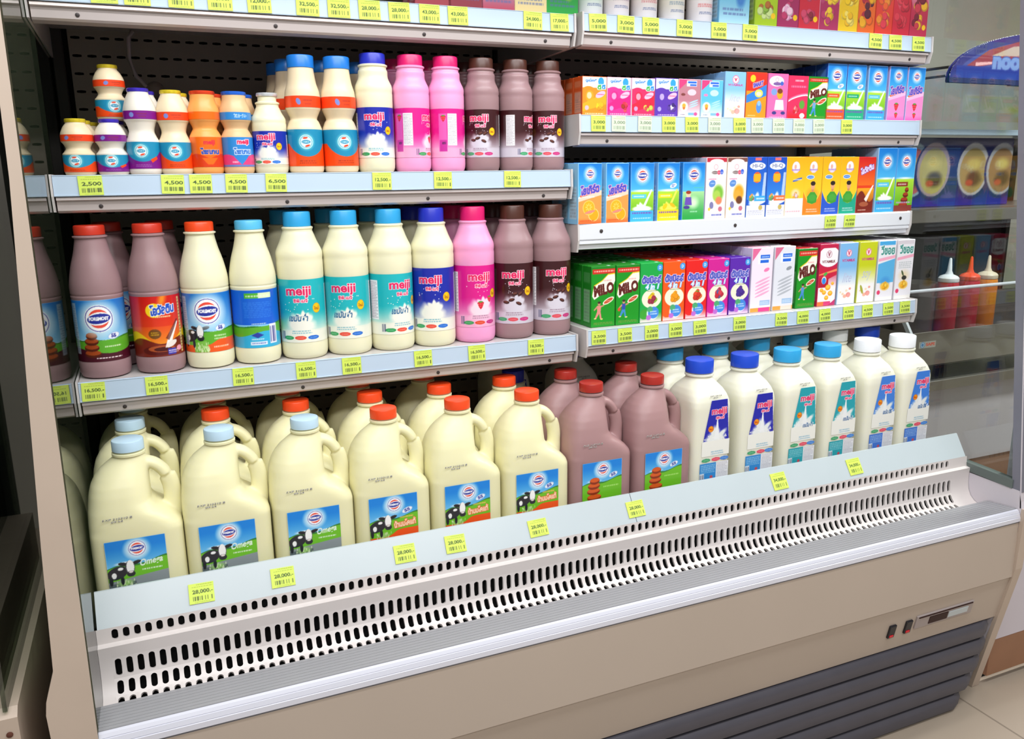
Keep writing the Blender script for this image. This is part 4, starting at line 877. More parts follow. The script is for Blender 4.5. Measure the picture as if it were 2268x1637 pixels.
def c_mini(h, bg, lo, fr, seed=1):
    c = C_(h, 60, bg); c.rect(0, .72, 1, 1, '#eef2f6'); c.below(lambda U: .76-.9*(U-.25)**2, bg, lo=.3); c.text('ดูเม็กซ์', .12, .85, .58, .95, '#3f7fd0', .05); c.e(.77, .88, 7.5, 9, '#2f9ae0')
    c.text('ดี', .62, .68, .78, .80, '#3aa848', .06, out='#f4f8f0', ow=1.2); c.text('ดี', .80, .69, .96, .81, '#2f8ad8', .06, out='#f4f8f0', ow=1.2)
    c.poly([(.0, .1), (.0, .3), (1., .62), (1, .3)], lo); c.e(.75, .55, 13, 6, '#f4b8d0', rot=.4); c.rows(.6, .53, .92, .57, 1, '#d82a70', .8)
    fruit(c, .74, .24, 13, fr, seed); c.e(.3, .5, 10, 12, lo, al=.7); c.e(.28, .52, 6, 7, '#f4e8f0', al=.6); c.e(.18, .2, 5, 5, '#c0b8e8', al=.8); c.rows(.1, .03, .9, .07, 1, '#f4e8e0', .8); return c
def c_vita(h, bg, lo='#f2efee', kind='soy', w=60):
    c = C_(h, w, bg); c.grad(.3, .62, lo, bg); c.rect(0, 0, 1, .3, lo)
    cc = '#f6dce4' if kind != 'red' else '#f2eef0'
    if kind == 'red': c.e(.5, .80, 36, 26, '#f2eef0'); c.rect(0, .94, 1, 1, bg)
    c.e(.5, .84, 9.5, col=cc); c.ring(.5, .84, 8.2, 9.4, '#d83a70' if kind != 'red' else '#a8486a'); c.text('V', .42, .80, .58, .875, '#d0305c' if kind != 'red' else '#9a3a5a', .06)
    c.text('VITAMILK', .12, .70, .88, .745, '#c03a80' if kind != 'red' else '#7a3a40', .03)
    if kind == 'red':
        c.poly([(0, .62), (1, .62), (1, .5), (0, .36)], '#c81a3c'); c.poly([(0, .52), (1, .60), (1, .56), (0, .50)], '#f08a5a'); c.rect(0, .3, .55, .46, '#b8142c'); c.e(.3, .42, 8, 10, '#e8e0d8'); c.e(.3, .41, 6.5, 8.5, '#2f8ae0'); c.e(.36, .52, 7, 4, '#4ab04a', rot=.5)
        for a, b, r in ((.55, .3, 9), (.35, .22, 7), (.7, .2, 8), (.8, .36, 5), (.2, .26, 6), (.5, .13, 7)): c.e(a, b, r, r*.85, '#f2a21e'); c.e(a, b+.01, r*.7, r*.5, '#f8c84a')
        c.rect(.0, .0, .7, .07, '#e87838'); c.rect(.35, .0, .75, .07, '#d83878'); c.poly([(.6, 0), (1, .1), (1, 0)], '#c02a68')
    else:
        c.text('lite' if kind == 'lite' else 'soy', .22, .36, .75, .52, '#b8bcd8', .0, .4)
        for a, b, r, k in ((.62, .15, 8, '#e87a74'), (.42, .13, 6, '#f0a88c'), (.3, .17, 4, '#f2c8a0'), (.7, .25, 4, '#e8907c'), (.5, .22, 4, '#f4d4b0'), (.16, .2, 3, '#e8d0a0')): c.e(a, b, r, r*.8, k, al=.85)
        if kind == 'corn': c.e(.25, .22, 4, 13, '#a8a83a', rot=.4)
        c.e(.64, .14, 6, col='#f4b0a8', al=.6)
    return c
def c_vsoy(h, kind):
    c = C_(h, 60, '#e9e6ec'); c.rect(0, .93, .95, 1, '#4aa8e0' if kind == 0 else '#d8d0d8'); c.text('วีซอย', .1, .77, .94, .93, '#3f8f86', .04, out='#eef4f4', ow=.8); c.poly([(0, .71), (1, .76), (1, .71), (0, .66)], '#f0a8c0')
    if kind == 0: c.poly([(.0, .3), (.0, .62), (1, .7), (1, .3)], '#58aee0'); c.e(.5, .32, 22, 17, '#4a9ad8', soft=.5)
    else: c.rows(.1, .52, .9, .64, 4, '#9aa8a8', .6); c.e(.5, .4, 26, 20, '#e8d8b8', soft=.7)
    c.e(.5, .24, 19, 13, '#f2c050', soft=.25); fruit(c, .5, .25, 13, ['#f4b01e', '#f6cc4a', '#e89a20']); 
    if kind == 1: c.e(.52, .36, 9, 6, '#33322c'); c.e(.4, .44, 3, 9, '#4a5a34', rot=.5)
    c.e(.15, .14, 6, col='#e0406c'); c.rect(0, 0, 1, .06, '#efece8'); return c
def c_hi(h, acc):
    c = C_(h, 58, '#1554c4'); c.grad(.3, 1, '#2f86e0', '#1448b8'); c.e(.5, .86, 24, 9, '#eef2fa'); c.text('Hi-Q', .22, .82, .80, .90, '#8a90b0', .04); c.rect(.36, .95, .68, 1, '#e86a6a')
    c.e(.5, .67, 12, 13, '#e85a2c'); c.rect(.32, .60, .68, .73, '#e8ac1e'); c.poly([(.98, .75), (.86, .75), (.78, .3), (.96, .3)], '#d4dcec', .8)
    c.grad(0, .2, '#dcdce8', '#e8e8f0'); c.splash(.5, .22, 22, '#e6e8f0', 8, 1.2, .3); c.rect(0, 0, 1, .2, '#e2e2ec'); fruit(c, .25, .33, 11, ['#e8a03a', '#d8485a', '#6aa86a', '#e8c070']); c.rect(.4, .27, 1, .36, acc); c.rows(.5, .29, .95, .34, 1, '#f4f8fc', .8); c.e(.75, .16, 6, col='#c8b060'); c.rows(.05, .03, .9, .12, 3, '#a8a8c0', .6); return c
def c_bear(h, kind):
    c = C_(h, 58, '#f2b70c'); c.grad(.3, 1, '#f6cc2a', '#eeaa0a')
    c.e(.5, .83, 12.5, 14, '#d8c8e0'); c.e(.5, .84, 10.5, 12, '#f4ece8'); c.e(.47, .84, 4, 5.5, '#e0a898'); c.rect(.28, .77, .72, .80, '#9a70c0'); c.rows(.32, .775, .7, .795, 1, '#f4ecf4', .8)
    if kind == 'corn': c.e(.62, .62, 16, 3, '#3f64b8', rot=.25); c.rows(.4, .6, .85, .64, 1, '#e0d8c0', .8); c.e(.55, .38, 18, 15, '#f2d8a0', soft=.5); fruit(c, .55, .34, 12, ['#f0b030', '#e8c8d0', '#d8a850']); c.grad(0, .3, '#ecebf0', '#e8e4e8'); c.rows(.05, .05, .9, .1, 1, '#e8a0a8', .7); return c
    c.e(.35, .66, 13, 5.5, '#d8e8f0'); c.e(.35, .66, 11, 4, '#4a80d0'); c.rows(.2, .65, .5, .67, 1, '#e8f0fa', .7)
    bt = dict(orange='#f0821e', blue='#2a58c8', teal='#1fa486')[kind]; x = {'orange': .52, 'blue': .6, 'teal': .5}[kind]
    if kind == 'orange': c.e(.5, .35, 26, 22, '#f59a28', soft=.7)
    c.below(lambda U: .22+.9*(U-.5)**2, '#f7d040'); c.below(lambda U: .19+.9*(U-.5)**2, bt)
    c.poly([(x-.27, .22), (x-.3, .32), (x-.12, .4), (x+.12, .4), (x+.28, .33), (x+.24, .22), (x, .19)], '#3f9a34'); c.e(x, .30, 15, 10, '#4aa43c', soft=.3); c.e(x, .44, 4, 5, '#c88860'); c.e(x, .505, 7, 8.5, '#dca078'); c.e(x, .55, 8, 5.5, '#2c201c')
    c.rows(.2, .04, .85, .12, 2, '#f0e8f0', .6); return c
def c_oval(h):
    c = C_(h, 58, '#e2401a'); c.grad(.5, 1, '#f0701c', '#d01c1a'); c.grad(0, .45, '#8a2c1a', '#f2a81e'); c.text('โอวัลติน', .12, .74, .92, .86, '#e8d8f0', .05, .2, out='#6a4ab0', ow=1., rot=.35); c.below(lambda U: .3+.1*np.sin(U*6), '#7a2418'); c.poly([(.98, .5), (.9, .5), (.45, .25), (.6, .2)], '#f0e4dc'); c.e(.45, .16, 16, 6, '#a8583a'); c.rows(.1, .04, .6, .07, 1, '#f4d8c8', .7); return c
def c_kid(h, top, c1, c2, c3, w=58, logo=True):
    c = C_(h, w, '#f4eeea'); c.below(lambda U: .985+.02*np.sin(U*6.3), '#f4eeea'); c.rect(0, .93, 1, 1, top); c.e(.5, .93, 20, 7, '#f4eeea')
    c.ring(.46, .85, 5, 6.2, '#e08aa0'); c.e(.42, .76, 10, 4, '#7a6a6a'); c.e(.62, .76, 5, 5, '#d83a5c'); c.e(.76, .77, 5, 6, '#3f62d0'); c.rows(.2, .74, .85, .78, 1, '#f4eeea', .4)
    c.rows(.1, .64, .5, .67, 1, '#e0508c', .8); c.e(.3, .58, 10, 8, '#5a8ad0', rot=.4); c.rows(.2, .57, .42, .6, 1, '#e8f0fa', .7)
    c.e(.62, .42, 19, 24, c1, soft=.4); c.e(.55, .38, 13, 15, c2, soft=.3); c.e(.66, .30, 11, 11, c3, soft=.3); c.e(.3, .22, 6, 9, '#4a4a90', al=.7); c.e(.75, .16, 6, 6, '#c0506c', al=.8); c.e(.2, .16, 4, col='#f2c83a'); c.e(.35, .14, 7, 4, '#f4f0ec')
    c.rows(.3, .04, .85, .09, 1, '#3a48b0', .9); c.rows(.05, .01, .95, .03, 1, '#e09090', .7); return c
def c_smart(h):
    c = C_(h, 60, '#e8921c'); c.rect(0, .6, 1, 1, '#dc2c1a'); c.e(.3, .87, 8, col='#f6c81e'); c.text('SMART', .3, .70, .85, .80, '#4a50c0', .06, .2, out='#f0b0a0', ow=1., rot=.25); c.poly([(0, .5), (1, .75), (1, .5), (0, .33)], '#2f7fd0'); c.e(.62, .55, 12, 9, '#f4dc5a'); c.e(.62, .54, 8, 5, '#f4eebc'); c.e(.65, .25, 8, 14, '#4f8ad8'); c.e(.65, .33, 5, 6, '#8ab8e8'); c.rows(.1, .04, .5, .08, 1, '#f8d8a0', .7); return c
def c_boy(h, bg, skin='#e8a018'):
    c = C_(h, 60, bg); c.e(.4, .84, 22, 12, '#f4ecf0'); c.ring(.42, .87, 4, 5.2, '#b07a98'); c.e(.45, .78, 13, 4, '#7a5a9a'); c.e(.68, .79, 5, 5, '#3f62c0')
    c.e(.3, .6, 9, 8, '#7a9ad0'); c.e(.6, .55, 9, 11, skin); c.e(.6, .62, 8, 6, '#7a3a18'); c.poly([(.4, .42), (.78, .42), (.84, .2), (.35, .2)], '#f4e4ea'); c.e(.35, .13, 7, 4, '#3a3a80'); c.e(.8, .13, 7, 4, '#3a3a80'); c.rows(.1, .02, .9, .05, 1, '#f4c8d8', .8); return c
def c_straw(h, bg='#e02a58'):
    c = C_(h, 60, bg); c.rows(.3, .86, .75, .93, 1, '#f8c0d0', .9); c.rows(.1, .72, .9, .8, 1, '#f07aa0', .9)
    for k in range(3): c.e(.5, .5-.03*k, 34, 7, ('#f26a94', '#f8e4ec', '#e02a58')[k], rot=.25)
    c.e(.72, .34, 10, 12, '#5aa03a', soft=.3); c.grad(0, .22, '#c8181c', bg); fruit(c, .4, .22, 12, ['#d02030', '#e8505a', '#f0a0a0']); c.e(.75, .08, 8, 6, '#f4ecee'); return c
def c_fruit(h, bg, lo, fr, w=64, disc=True, seed=1):
    c = C_(h, w, bg); c.grad(.25, .8, lo, bg); c.ring(.6, .86, 6, 7.5, '#d82a4c'); c.e(.6, .86, 6, col='#f4d8e0'); c.below(lambda U: .42+.1*np.sin(U*7+seed), lo); fruit(c, .55, .42, 26, fr, seed); fruit(c, .45, .19, 25, fr[::-1], seed+3); c.rect(0, 0, 1, .05, lo)
    if disc: c.e(.82, .13, 6.5, col='#f2c21c')
    return c

CM = {}
def carton_mesh(key, art, side, top, d=.040):
    w, h = art.w/1000, art.h/1000; b = .0009; g = G()
    g.box(-w/2, -d/2, 0, w/2, d/2, h, b, hx(side))
    # top panel, folded seam and straw hole
    g.box(-w/2+b, -d/2+b, h-.0002, w/2-b, d/2-b, h+.0002, 0, hx(top)); g.box(-w/2+.001, -.0012, h, w/2-.001, .0012, h+.0012, 0, hx(top)*.94)
    g.box(w*.22, -d*.36, h, w*.22+.007, -d*.36+.007, h+.0006, 0, np.array([.85, .86, .88]))
    art.geo(g, lambda U, V: (-w/2+b+U*(w-2*b), 0*U-d/2-.0002, b+V*(h-2*b)))
    sd = Cv(d*1000, h*1000, side, 2.4); sd.rect(.12, .08, .88, .62, np.clip(hx(side)*.55+.42, 0, 1)); sd.rows(.18, .1, .82, .6, 9, '#6a6a70', .45)
    sd.rect(.12, .74, .88, .9, np.clip(hx(side)*.75+.2, 0, 1))
    sd.geo(g, lambda U, V: (0*U-w/2-.0002, d/2-b-U*(d-2*b), b+V*(h-2*b)))
    CM[key] = (g.mesh('carton_'+key, M['carton']), w, d)
def row_of(key, x0, x1, yf, z, n, desc, group, tilt=0., xs=0.):
    me, w, d = CM[key]
    if key not in used: used.add(key)
    for i in range(n):
        o = obj('drink_carton', me, None, ((x0+x1)/2+xs*i+(random.random()-.5)*.0008*(i > 0), yf+d/2+i*(d+.0012), z), (0, 0, tilt if i == 0 else 0))
        tag(o, desc+('' if i == 0 else (', second in depth', ', third in depth', ', fourth in depth', ', fifth in depth', ', sixth in depth')[i-1]), 'carton', group)
def shelf_row(items, yf, z, n, group):
    for it in items:
        key, x0, x1, desc = it[:4]; row_of(key, x0, x1, yf+(it[5] if len(it) > 5 else 0), z, it[4] if len(it) > 4 and it[4] else n, desc, group, *(it[6:] if len(it) > 6 else ()))
m_ = carton_mesh
m_('milo_a', c_milo(137, figc='#e08a80', leg='#e08a80'), '#14801c', '#2a8a2a'); m_('milo_b', c_milo(137, figc='#2f4aa8', ball='#d84a2a'), '#14801c', '#2a8a2a'); m_('milo_c', c_milo(150, figc='#4f90d0'), '#14801c', '#d03a3a'); m_('milo_s', c_milo(100, figc='#6aa0d0'), '#14801c', '#2a8a2a')
m_('du_g', c_dutch(138, '#15a544', ['#e8c818', '#8cc82a', '#a03048', '#f0a020'], '#3aa030'), '#15a544', '#1fae4c'); m_('du_o', c_dutch(138, '#f2580c', ['#f59a10', '#f7ae20']), '#f2580c', '#f0481e'); m_('du_r', c_dutch(138, '#e41c18', ['#e84a2a', '#f0782c', '#d03020', '#5a9a30']), '#e41c18', '#e02a20')
m_('du_m', c_dutch(138, '#cf1a90', ['#c8203a', '#d83a4a', '#5a5a90']), '#cf1a90', '#d02a98'); m_('du_p', c_dutch(138, '#5a22a8', ['#4a2a90', '#5a2a98']), '#5a22a8', '#5a2aa8')
m_('dx_p', c_dumex(158, '#f4e0ee', '#f6eaf2', '#f07ab0', '#e06a98', '#e8408c'), '#e4dcec', '#f0c0d0'); m_('dx_g', c_dumex(158, '#dfe0e8', '#e4e4ea', '#8f949c', '#d8688c', '#e8d8c8'), '#d8d8e0', '#e8e0e4')
m_('vi_r', c_vita(158, '#c01c48', kind='red'), '#c01c48', '#b0305c'); m_('vi_b', c_vita(158, '#7cb4e4', kind='lite'), '#a8c8e8', '#c8c4d8'); m_('vi_y', c_vita(158, '#c4cc1c', kind='corn'), '#c8cc50', '#c8cc30'); m_('vs_a', c_vsoy(158, 0), '#d8d8e4', '#d8d4d8'); m_('vs_b', c_vsoy(158, 1), '#e0dce0', '#dcd8dc')
D_ = [('milo_a', 1.034, 1.096, 'green malt drink carton with pink runner, left end of its row'), ('milo_b', 1.098, 1.160, 'green malt drink carton with basketball player, beside the multi-fruit carton'), ('du_g', 1.1615, 1.2215, 'green mixed-fruit yogurt drink carton'), ('du_o', 1.2235, 1.2835, 'orange yogurt drink carton with orange fruit ring'), ('du_r', 1.2865, 1.3465, 'red yogurt drink carton with strawberry and orange fruit'),
      ('du_m', 1.349, 1.409, 'magenta mixed-berry yogurt drink carton'), ('du_p', 1.4115, 1.4715, 'purple blueberry yogurt drink carton'), ('dx_p', 1.476, 1.540, 'pale pink milk carton with blue flag logo'), ('dx_g', 1.545, 1.609, 'pale grey milk carton with blue flag logo'), ('milo_c', 1.618, 1.680, 'taller green malt drink carton between grey and red cartons'),
      ('vi_r', 1.688, 1.748, 'crimson soy milk carton with yellow corn kernels'), ('vi_b', 1.754, 1.814, 'light blue and white soy carton on the lowest right shelf'), ('vi_y', 1.8205, 1.8805, 'lime green and white soy milk carton'), ('vs_a', 1.8865, 1.9465, 'white and sky blue soy drink carton with mango, lowest right shelf'), ('vs_b', 1.953, 2.013, 'whitish soy drink carton with dark fruit at the right end')]
shelf_row(D_, -.020, .998-.0013, 6, 'drink cartons on the lowest right shelf')
m_('fo_o', c_foremost(131, 'orange'), '#8ac8ec', '#2a86d4'); m_('fo_l', c_foremost(131, 'low'), '#2f8ad8', '#2a86d4'); m_('fo_b', c_foremost(131, 'banana'), '#7ab4e4', '#2a86d4'); m_('fo_k', c_foremost(131, 'kid'), '#2f8ad8', '#2a86d4')
m_('ki_r', c_kid(142, '#c0283c', '#7ab83a', '#a8cc50', '#e8845c'), '#e8dce0', '#c83a50'); m_('ki_b', c_kid(142, '#7a4a40', '#f0a020', '#e8a83a', '#6a3a20'), '#e0c8b0', '#8a5a4a'); m_('hi_b', c_hi(142, '#3fa8e0'), '#3468c8', '#2450b8'); m_('hi_o', c_hi(142, '#e8703a'), '#3468c8', '#2450b8')
m_('be_c', c_bear(142, 'corn'), '#f2c860', '#f2b70c'); m_('be_o', c_bear(142, 'orange'), '#f0a020', '#f08a1c'); m_('be_b', c_bear(142, 'blue'), '#e8b81c', '#b8902c'); m_('be_t', c_bear(142, 'teal'), '#e8b81c', '#5aa074'); m_('ov', c_oval(141), '#c02a3c', '#d0301c'); m_('fo_s', c_foremost(164, 'sky', 66), '#9ac4e8', '#2a86d4'); m_('fo_c', c_foremost(164, 'choc', 66), '#2f8ad8', '#2a86d4')
E_ = [('fo_o', 1.004, 1.066, 'orange yogurt drink carton overhanging the shelf at its left end', 3, -.010, .08), ('fo_o', 1.076, 1.138, 'orange yogurt drink carton turned slightly, pale blue side visible', 3, -.004, .10), ('fo_l', 1.145, 1.207, 'blue and green milk carton with cyan band and milk splash'), ('fo_b', 1.214, 1.276, 'blue and yellow banana milk carton', 4, 0, .06), ('fo_k', 1.284, 1.346, 'blue and green milk carton with a child in purple'),
      ('ki_r', 1.349, 1.407, 'white kids milk carton with red top edge'), ('ki_b', 1.4085, 1.4665, 'white and orange kids chocolate milk carton'), ('hi_b', 1.468, 1.526, 'dark blue milk carton with cyan stripe'), ('hi_o', 1.5275, 1.5855, 'dark blue milk carton with orange stripe'), ('be_c', 1.587, 1.641, 'yellow milk carton with corn and a white foot'), ('be_o', 1.6425, 1.6975, 'yellow milk carton with orange foot and child in green'),
      ('be_b', 1.702, 1.757, 'yellow milk carton with blue foot and child in green'), ('be_t', 1.7605, 1.8155, 'yellow milk carton with teal foot and child in green'), ('ov', 1.818, 1.874, 'red and orange malt drink carton with pouring milk'), ('fo_s', 1.881, 1.947, 'tall blue green milk carton with sky-blue foot, right end pair'), ('fo_c', 1.948, 2.014, 'tall blue and brown chocolate milk carton at the right end')]
shelf_row(E_, .004, 1.2275-.0013, 4, 'drink cartons on the right shelf with the bare white lip')
m_('mi_o', c_mini(81, '#f08a1c', '#f2a81e', ['#f6c81e', '#f2b01e', '#e8901c']), '#c8501c', '#e0601c'); m_('mi_p', c_mini(81, '#e0308c', '#d81a7c', ['#d82a4a', '#a83020', '#e8505a'], 2), '#e8d0dc', '#d82a5a'); m_('mi_r', c_mini(81, '#dc2a60', '#d01c3c', ['#d8203a', '#c8c850', '#e04a4a'], 3), '#e8d0dc', '#d82a5a'); m_('mi_v', c_mini(83, '#5a34a8', '#5a34a8', ['#3a2470', '#5a3a9a', '#e8e0f0'], 4), '#6a4ab0', '#6a4aa0')
m_('bi_b', c_bird(83, '#b87a88', '#7a3a38'), '#d8c4cc', '#c07a88'); m_('bi_s', c_bird(83, '#5ab8e4', '#e080b0'), '#a8d0e8', '#8ab0d8'); m_('vt_b', c_vita(103, '#84bce8', kind='lite', w=59), '#8ab8e0', '#90a8d0'); m_('sm', c_smart(104), '#c83a1c', '#d83a1c'); m_('bo_p', c_boy(103, '#ee6aa8'), '#e8609c', '#e02a78'); m_('st', c_straw(100), '#e02a58', '#d82a58')
m_('fo_p', c_foremost(132, 'plain', 62), '#1a4aa8', '#2a6fc8'); m_('fo_q', c_foremost(132, 'skim', 62), '#1a4aa8', '#2a6fc8'); m_('fo_r', c_foremost(132, 'sky', 62), '#8ab4e8', '#2a6fc8'); m_('fo_t', c_foremost(133, 'berry', 60), '#b0a8dc', '#2a6fc8')
F_ = [('mi_o', 1.0215, 1.0815, 'short orange carton with blue round mark at the left end', 5), ('mi_p', 1.0825, 1.1425, 'short pink carton with blue round mark beside the orange one'), ('mi_r', 1.144, 1.204, 'short red-pink carton with blue round mark'), ('mi_v', 1.205, 1.265, 'short violet carton with blue round mark'), ('bi_b', 1.266, 1.326, 'short dusty-rose milk carton with yellow chick'), ('bi_s', 1.3275, 1.3875, 'short sky blue milk carton with yellow chick'),
      ('vt_b', 1.3925, 1.4515, 'light blue and white soy milk carton on the small carton shelf', 5), ('sm', 1.453, 1.513, 'red and amber milk carton with yellow castle shape'), ('bo_p', 1.5165, 1.5765, 'pink milk carton with a boy in white'), ('st', 1.578, 1.638, 'crimson strawberry drink carton'), ('milo_s', 1.6385, 1.6885+.011, 'short green malt drink carton beside the blue cartons'),
      ('fo_p', 1.7005-.006, 1.7565, 'tall blue milk carton with orange foot on the small carton shelf', 5), ('fo_q', 1.758, 1.820, 'tall blue milk carton with teal foot', 5), ('fo_r', 1.828, 1.890, 'tall blue milk carton with sky-blue foot between teal and pink ones', 5), ('fo_t', 1.898, 1.958, 'tall blue and pink strawberry yogurt carton, left of the pair', 4), ('fo_t', 1.9615, 2.0215, 'tall blue and pink strawberry yogurt carton at the right end', 4)]
shelf_row(F_, .006, 1.4574-.0013, 3, 'drink cartons on the short-carton right shelf')

# ------------------------------------------------------------------ top shelves
zA = 1.658-.0013
m_('jk', c_fruit(190, '#a8c82c', '#a4c41c', ['#8cb840', '#c8dc90', '#b06a30']), '#a8c82c', '#a8c82c'); m_('ja', c_fruit(190, '#8a1c4c', '#a02a5c', ['#e8a8cc', '#f0c8dc', '#c03a6a'], seed=2), '#8a1c4c', '#8a1c4c'); m_('jb', c_fruit(190, '#c81c30', '#c8283c', ['#b83a5c', '#d0486a', '#8a2a3a'], seed=3), '#c81c30', '#c81c30')
m_('jc', c_fruit(190, '#e8b8cc', '#a82c5c', ['#e8b41e', '#f0c83a', '#b83a68'], 60, False, 4), '#e0a0b8', '#e8b8cc'); m_('jd', c_fruit(190, '#f0e09a', '#e8c01e', ['#f0c81e', '#e8b41c', '#f4dc6a'], 62, False, 5), '#e8d060', '#f0e09a'); m_('je', c_fruit(190, '#f0dce0', '#e0641e', ['#b0283c', '#e8a81e', '#5a1a30', '#e8641e'], 60, False, 6), '#e8d0d8', '#f0dce0')
m_('jf', c_fruit(190, '#f0dce0', '#d83a2c', ['#e8602a', '#d83a4c', '#e88a2c'], 62, False, 7), '#e8d0d8', '#f0dce0'); m_('jg', c_fruit(190, '#f0dce0', '#c8243c', ['#c02038', '#d83a4c'], 62, False, 8), '#e8d0d8', '#f0dce0'); m_('jh', c_fruit(190, '#ecdce8', '#b82a4c', ['#7a1c34', '#c8384c', '#e8b02c'], 62, True, 9), '#e8d0d8', '#ecdce8')
fl = [('jk', 1.4907, 'green juice carton with kiwi halves on the top right shelf'), ('ja', 1.5548, 'plum-coloured juice carton with pale fruit'), ('jb', 1.6151, 'red juice carton with grapes and yellow dot'), ('jc', 1.6769, 'pink juice carton with yellow fruit, top right shelf'), ('jd', 1.7372, 'yellow juice carton on the top right shelf'), ('je', 1.7946, 'juice carton with papaya and dark berries'), ('jf', 1.8503, 'orange-red juice carton with apricot, top right shelf'), ('jg', 1.9086, 'red cherry juice carton on the top right shelf'), ('jh', 1.9667, 'red mixed-berry juice carton at the far right end')]
xs = [x for _, x, _ in fl]
for (k, p, lb), x in zip(fl, xs): w = CM[k][1]; row_of(k, x-w/2, x+w/2, -.004, zA, 2, lb, 'juice cartons on the top right shelf')
# translucent pots of drinking yogurt and a blue pack
M['pot'] = mat('milky_pot_plastic', '#d9d6dc', .25, sss=.2)
def art_pot(bg, spot, txt):
    c = Cv(178, 96, bg, 1.2); c.grad(0, .3, '#dcdbe2', bg); 
    for u in (.42, .5, .56): c.e(u, .62, 14, 18, spot, soft=.6, al=.7)
    fruit(c, .5, .7, 13, [spot, '#e8e0d8', '#d84a50']); c.rows(.40, .14, .6, .20, 2, '#5a6a98', .8); c.rows(.38, .28, .62, .36, 2, txt, .6); c.e(.5, .52, 12, 10, spot, soft=.5); return c
pots = [(1.0444, '#cfe0d4', '#3aa088', '#2f8a70', 'translucent drinking yogurt pot with teal foot, leftmost of the five pots'), (1.1092, '#e8dcdc', '#e09a70', '#8a6a90', 'translucent drinking yogurt pot with pale orange fruit'), (1.1791, '#e4dcd8', '#e8a040', '#c8505a', 'translucent drinking yogurt pot with orange slice, middle of the five pots'), (1.25, '#e0dcd0', '#d8cc30', '#5a7a98', 'translucent drinking yogurt pot with yellow fruit'), (1.3242, '#e8e2e4', '#e89a9a', '#d8484c', 'translucent drinking yogurt pot with red lettering beside the blue pack')]
for x, bg, sp, tx, lb in pots:
    p = [(.001, .002), (.0255, 0), (.0275, .002), (.0283, .006), (.0290, .07), (.0293, .12), (.0303, .122), (.0303, .126), (.029, .127), (.001, .128)]
    t = thing('yogurt_pot', lb, 'pot', (x, .022, zA), 0, 'drinking yogurt pots on the top right shelf')
    obj('body', body_mesh('pot_body', p, M['pot']), t); q = [(r, z) for r, z in p if .002 <= z <= .121]; obj('label', wrap_label('pot_label', art_pot(bg, sp, tx), q, .003, .108, 3.1), t)['label'] = 'printed wrap-around label'
    g = G(); g.lathe([(.0298, .1225), (.0302, .1235), (.0302, .1275), (.0290, .1290), (.001, .1292)], 40); obj('foil_lid', g.mesh('pot_lid', FOIL['silver'], 40), t)
def c_pack(h, w, bg, a, b, seed):
    c = Cv(w, h, bg, 1.3); c.grad(0, .5, a, bg); c.e(.35, .6, w*.25, h*.25, b, soft=.4); c.e(.7, .4, w*.2, h*.2, b, soft=.5); c.rows(.1, .12, .9, .25, 2, '#5a6aa8', .6, seed); c.rows(.1, .4, .6, .6, 2, '#c8406c', .5, seed+1); return c
m_('pk_b', c_pack(150, 84, '#5ab0dc', '#b4e0ee', '#3f7fc8', 4), '#6ab0d8', '#8ac4e4')
x = 1.4009; row_of('pk_b', x-.042, x+.042, -.004, zA, 2, 'light blue yogurt pack between the pots and the kiwi juice', 'packs on the top right shelf')
left_packs = [(0.9731, 74, 74, '#17963a', '#1fa03e', '#c8b84a', 'green carton at the right end of the top left shelf'), (0.9012, 74, 78, '#efe2b8', '#e8d090', '#c85a30', 'cream carton with red fruit beside the green one'), (0.8305, 74, 90, '#b8c8e8', '#b83a54', '#5a8ad0', 'blue and crimson carton beside the cream one'), (0.7611, 74, 95, '#a83a50', '#8a2438', '#3f6ac0', 'crimson carton on the top left shelf with blue corner'), (0.6937, 74, 95, '#b0485a', '#a03040', '#d88a5a', 'crimson carton at the left end of the five packs')]
for i, (x, w, h, bg, a, b, lb) in enumerate(left_packs):
    m_('lp%d' % i, c_pack(120, w, bg, a, b, i), bg, bg); row_of('lp%d' % i, x-w/2000, x+w/2000, .005, 1.655-.0013, 2, lb, 'packs on the top left shelf')

# ------------------------------------------------------------------ price tags
_tm = {}
def tag_mesh(price, w, h, pale):
    k = (price, w, pale)
    if k not in _tm:
        bg = '#d0e45c' if not pale else '#ccd8c0'; c = Cv(w, h, bg, .7)
        c.rows(.3, .90, .97, .96, 1, '#7a8a30', .6); c.rows(.12, .79, .97, .85, 1, '#7a8a30', .6); c.text(price+'.-' if len(price) > 5 else price, .14, .46, .95, .68, '#41562a' if not pale else '#7a8a72', .02); c.bars(.12, .14, .93, .36, 27, '#3c4a2a' if not pale else '#7a8a72', len(price)); c.rows(.2, .04, .85, .09, 1, '#6a7a30', .5)
        g = G(); g.box(-w/2000, 0, -h/2000, w/2000, .0006, h/2000, 0, hx(bg)); c.geo(g, lambda U, V: ((U-.5)*w/1000, 0*U-.0002, (V-.5)*h/1000)); _tm[k] = g.mesh('tag_'+price, M['paper'])
    return _tm[k]
def put_tag(x, surf, price, lb, pale=False, w=41, h=34, rot=0.):
    if surf == 'E':
        y0, z0, y1, z1 = -.205, .667, -.2385, .6125; a = math.atan2(y0-y1, z0-z1); q = (x, -.2240, .6392); al = -a
    else:
        x0, x1, y, z = SH[surf]; q = (x, y-.0002, z-.0178); al = -.07 if surf != 'Cr' else 0; 
        if surf == 'Cr': q = (x, y-.0014, z-.0185)
        q = (q[0], q[1]-.0008, q[2])
    o = obj('price_tag', tag_mesh(price, w, h, pale), None, q); o.rotation_euler = (al, rot, 0); tag(o, lb, 'price tag', 'yellow-green shelf price tags')
TG = []
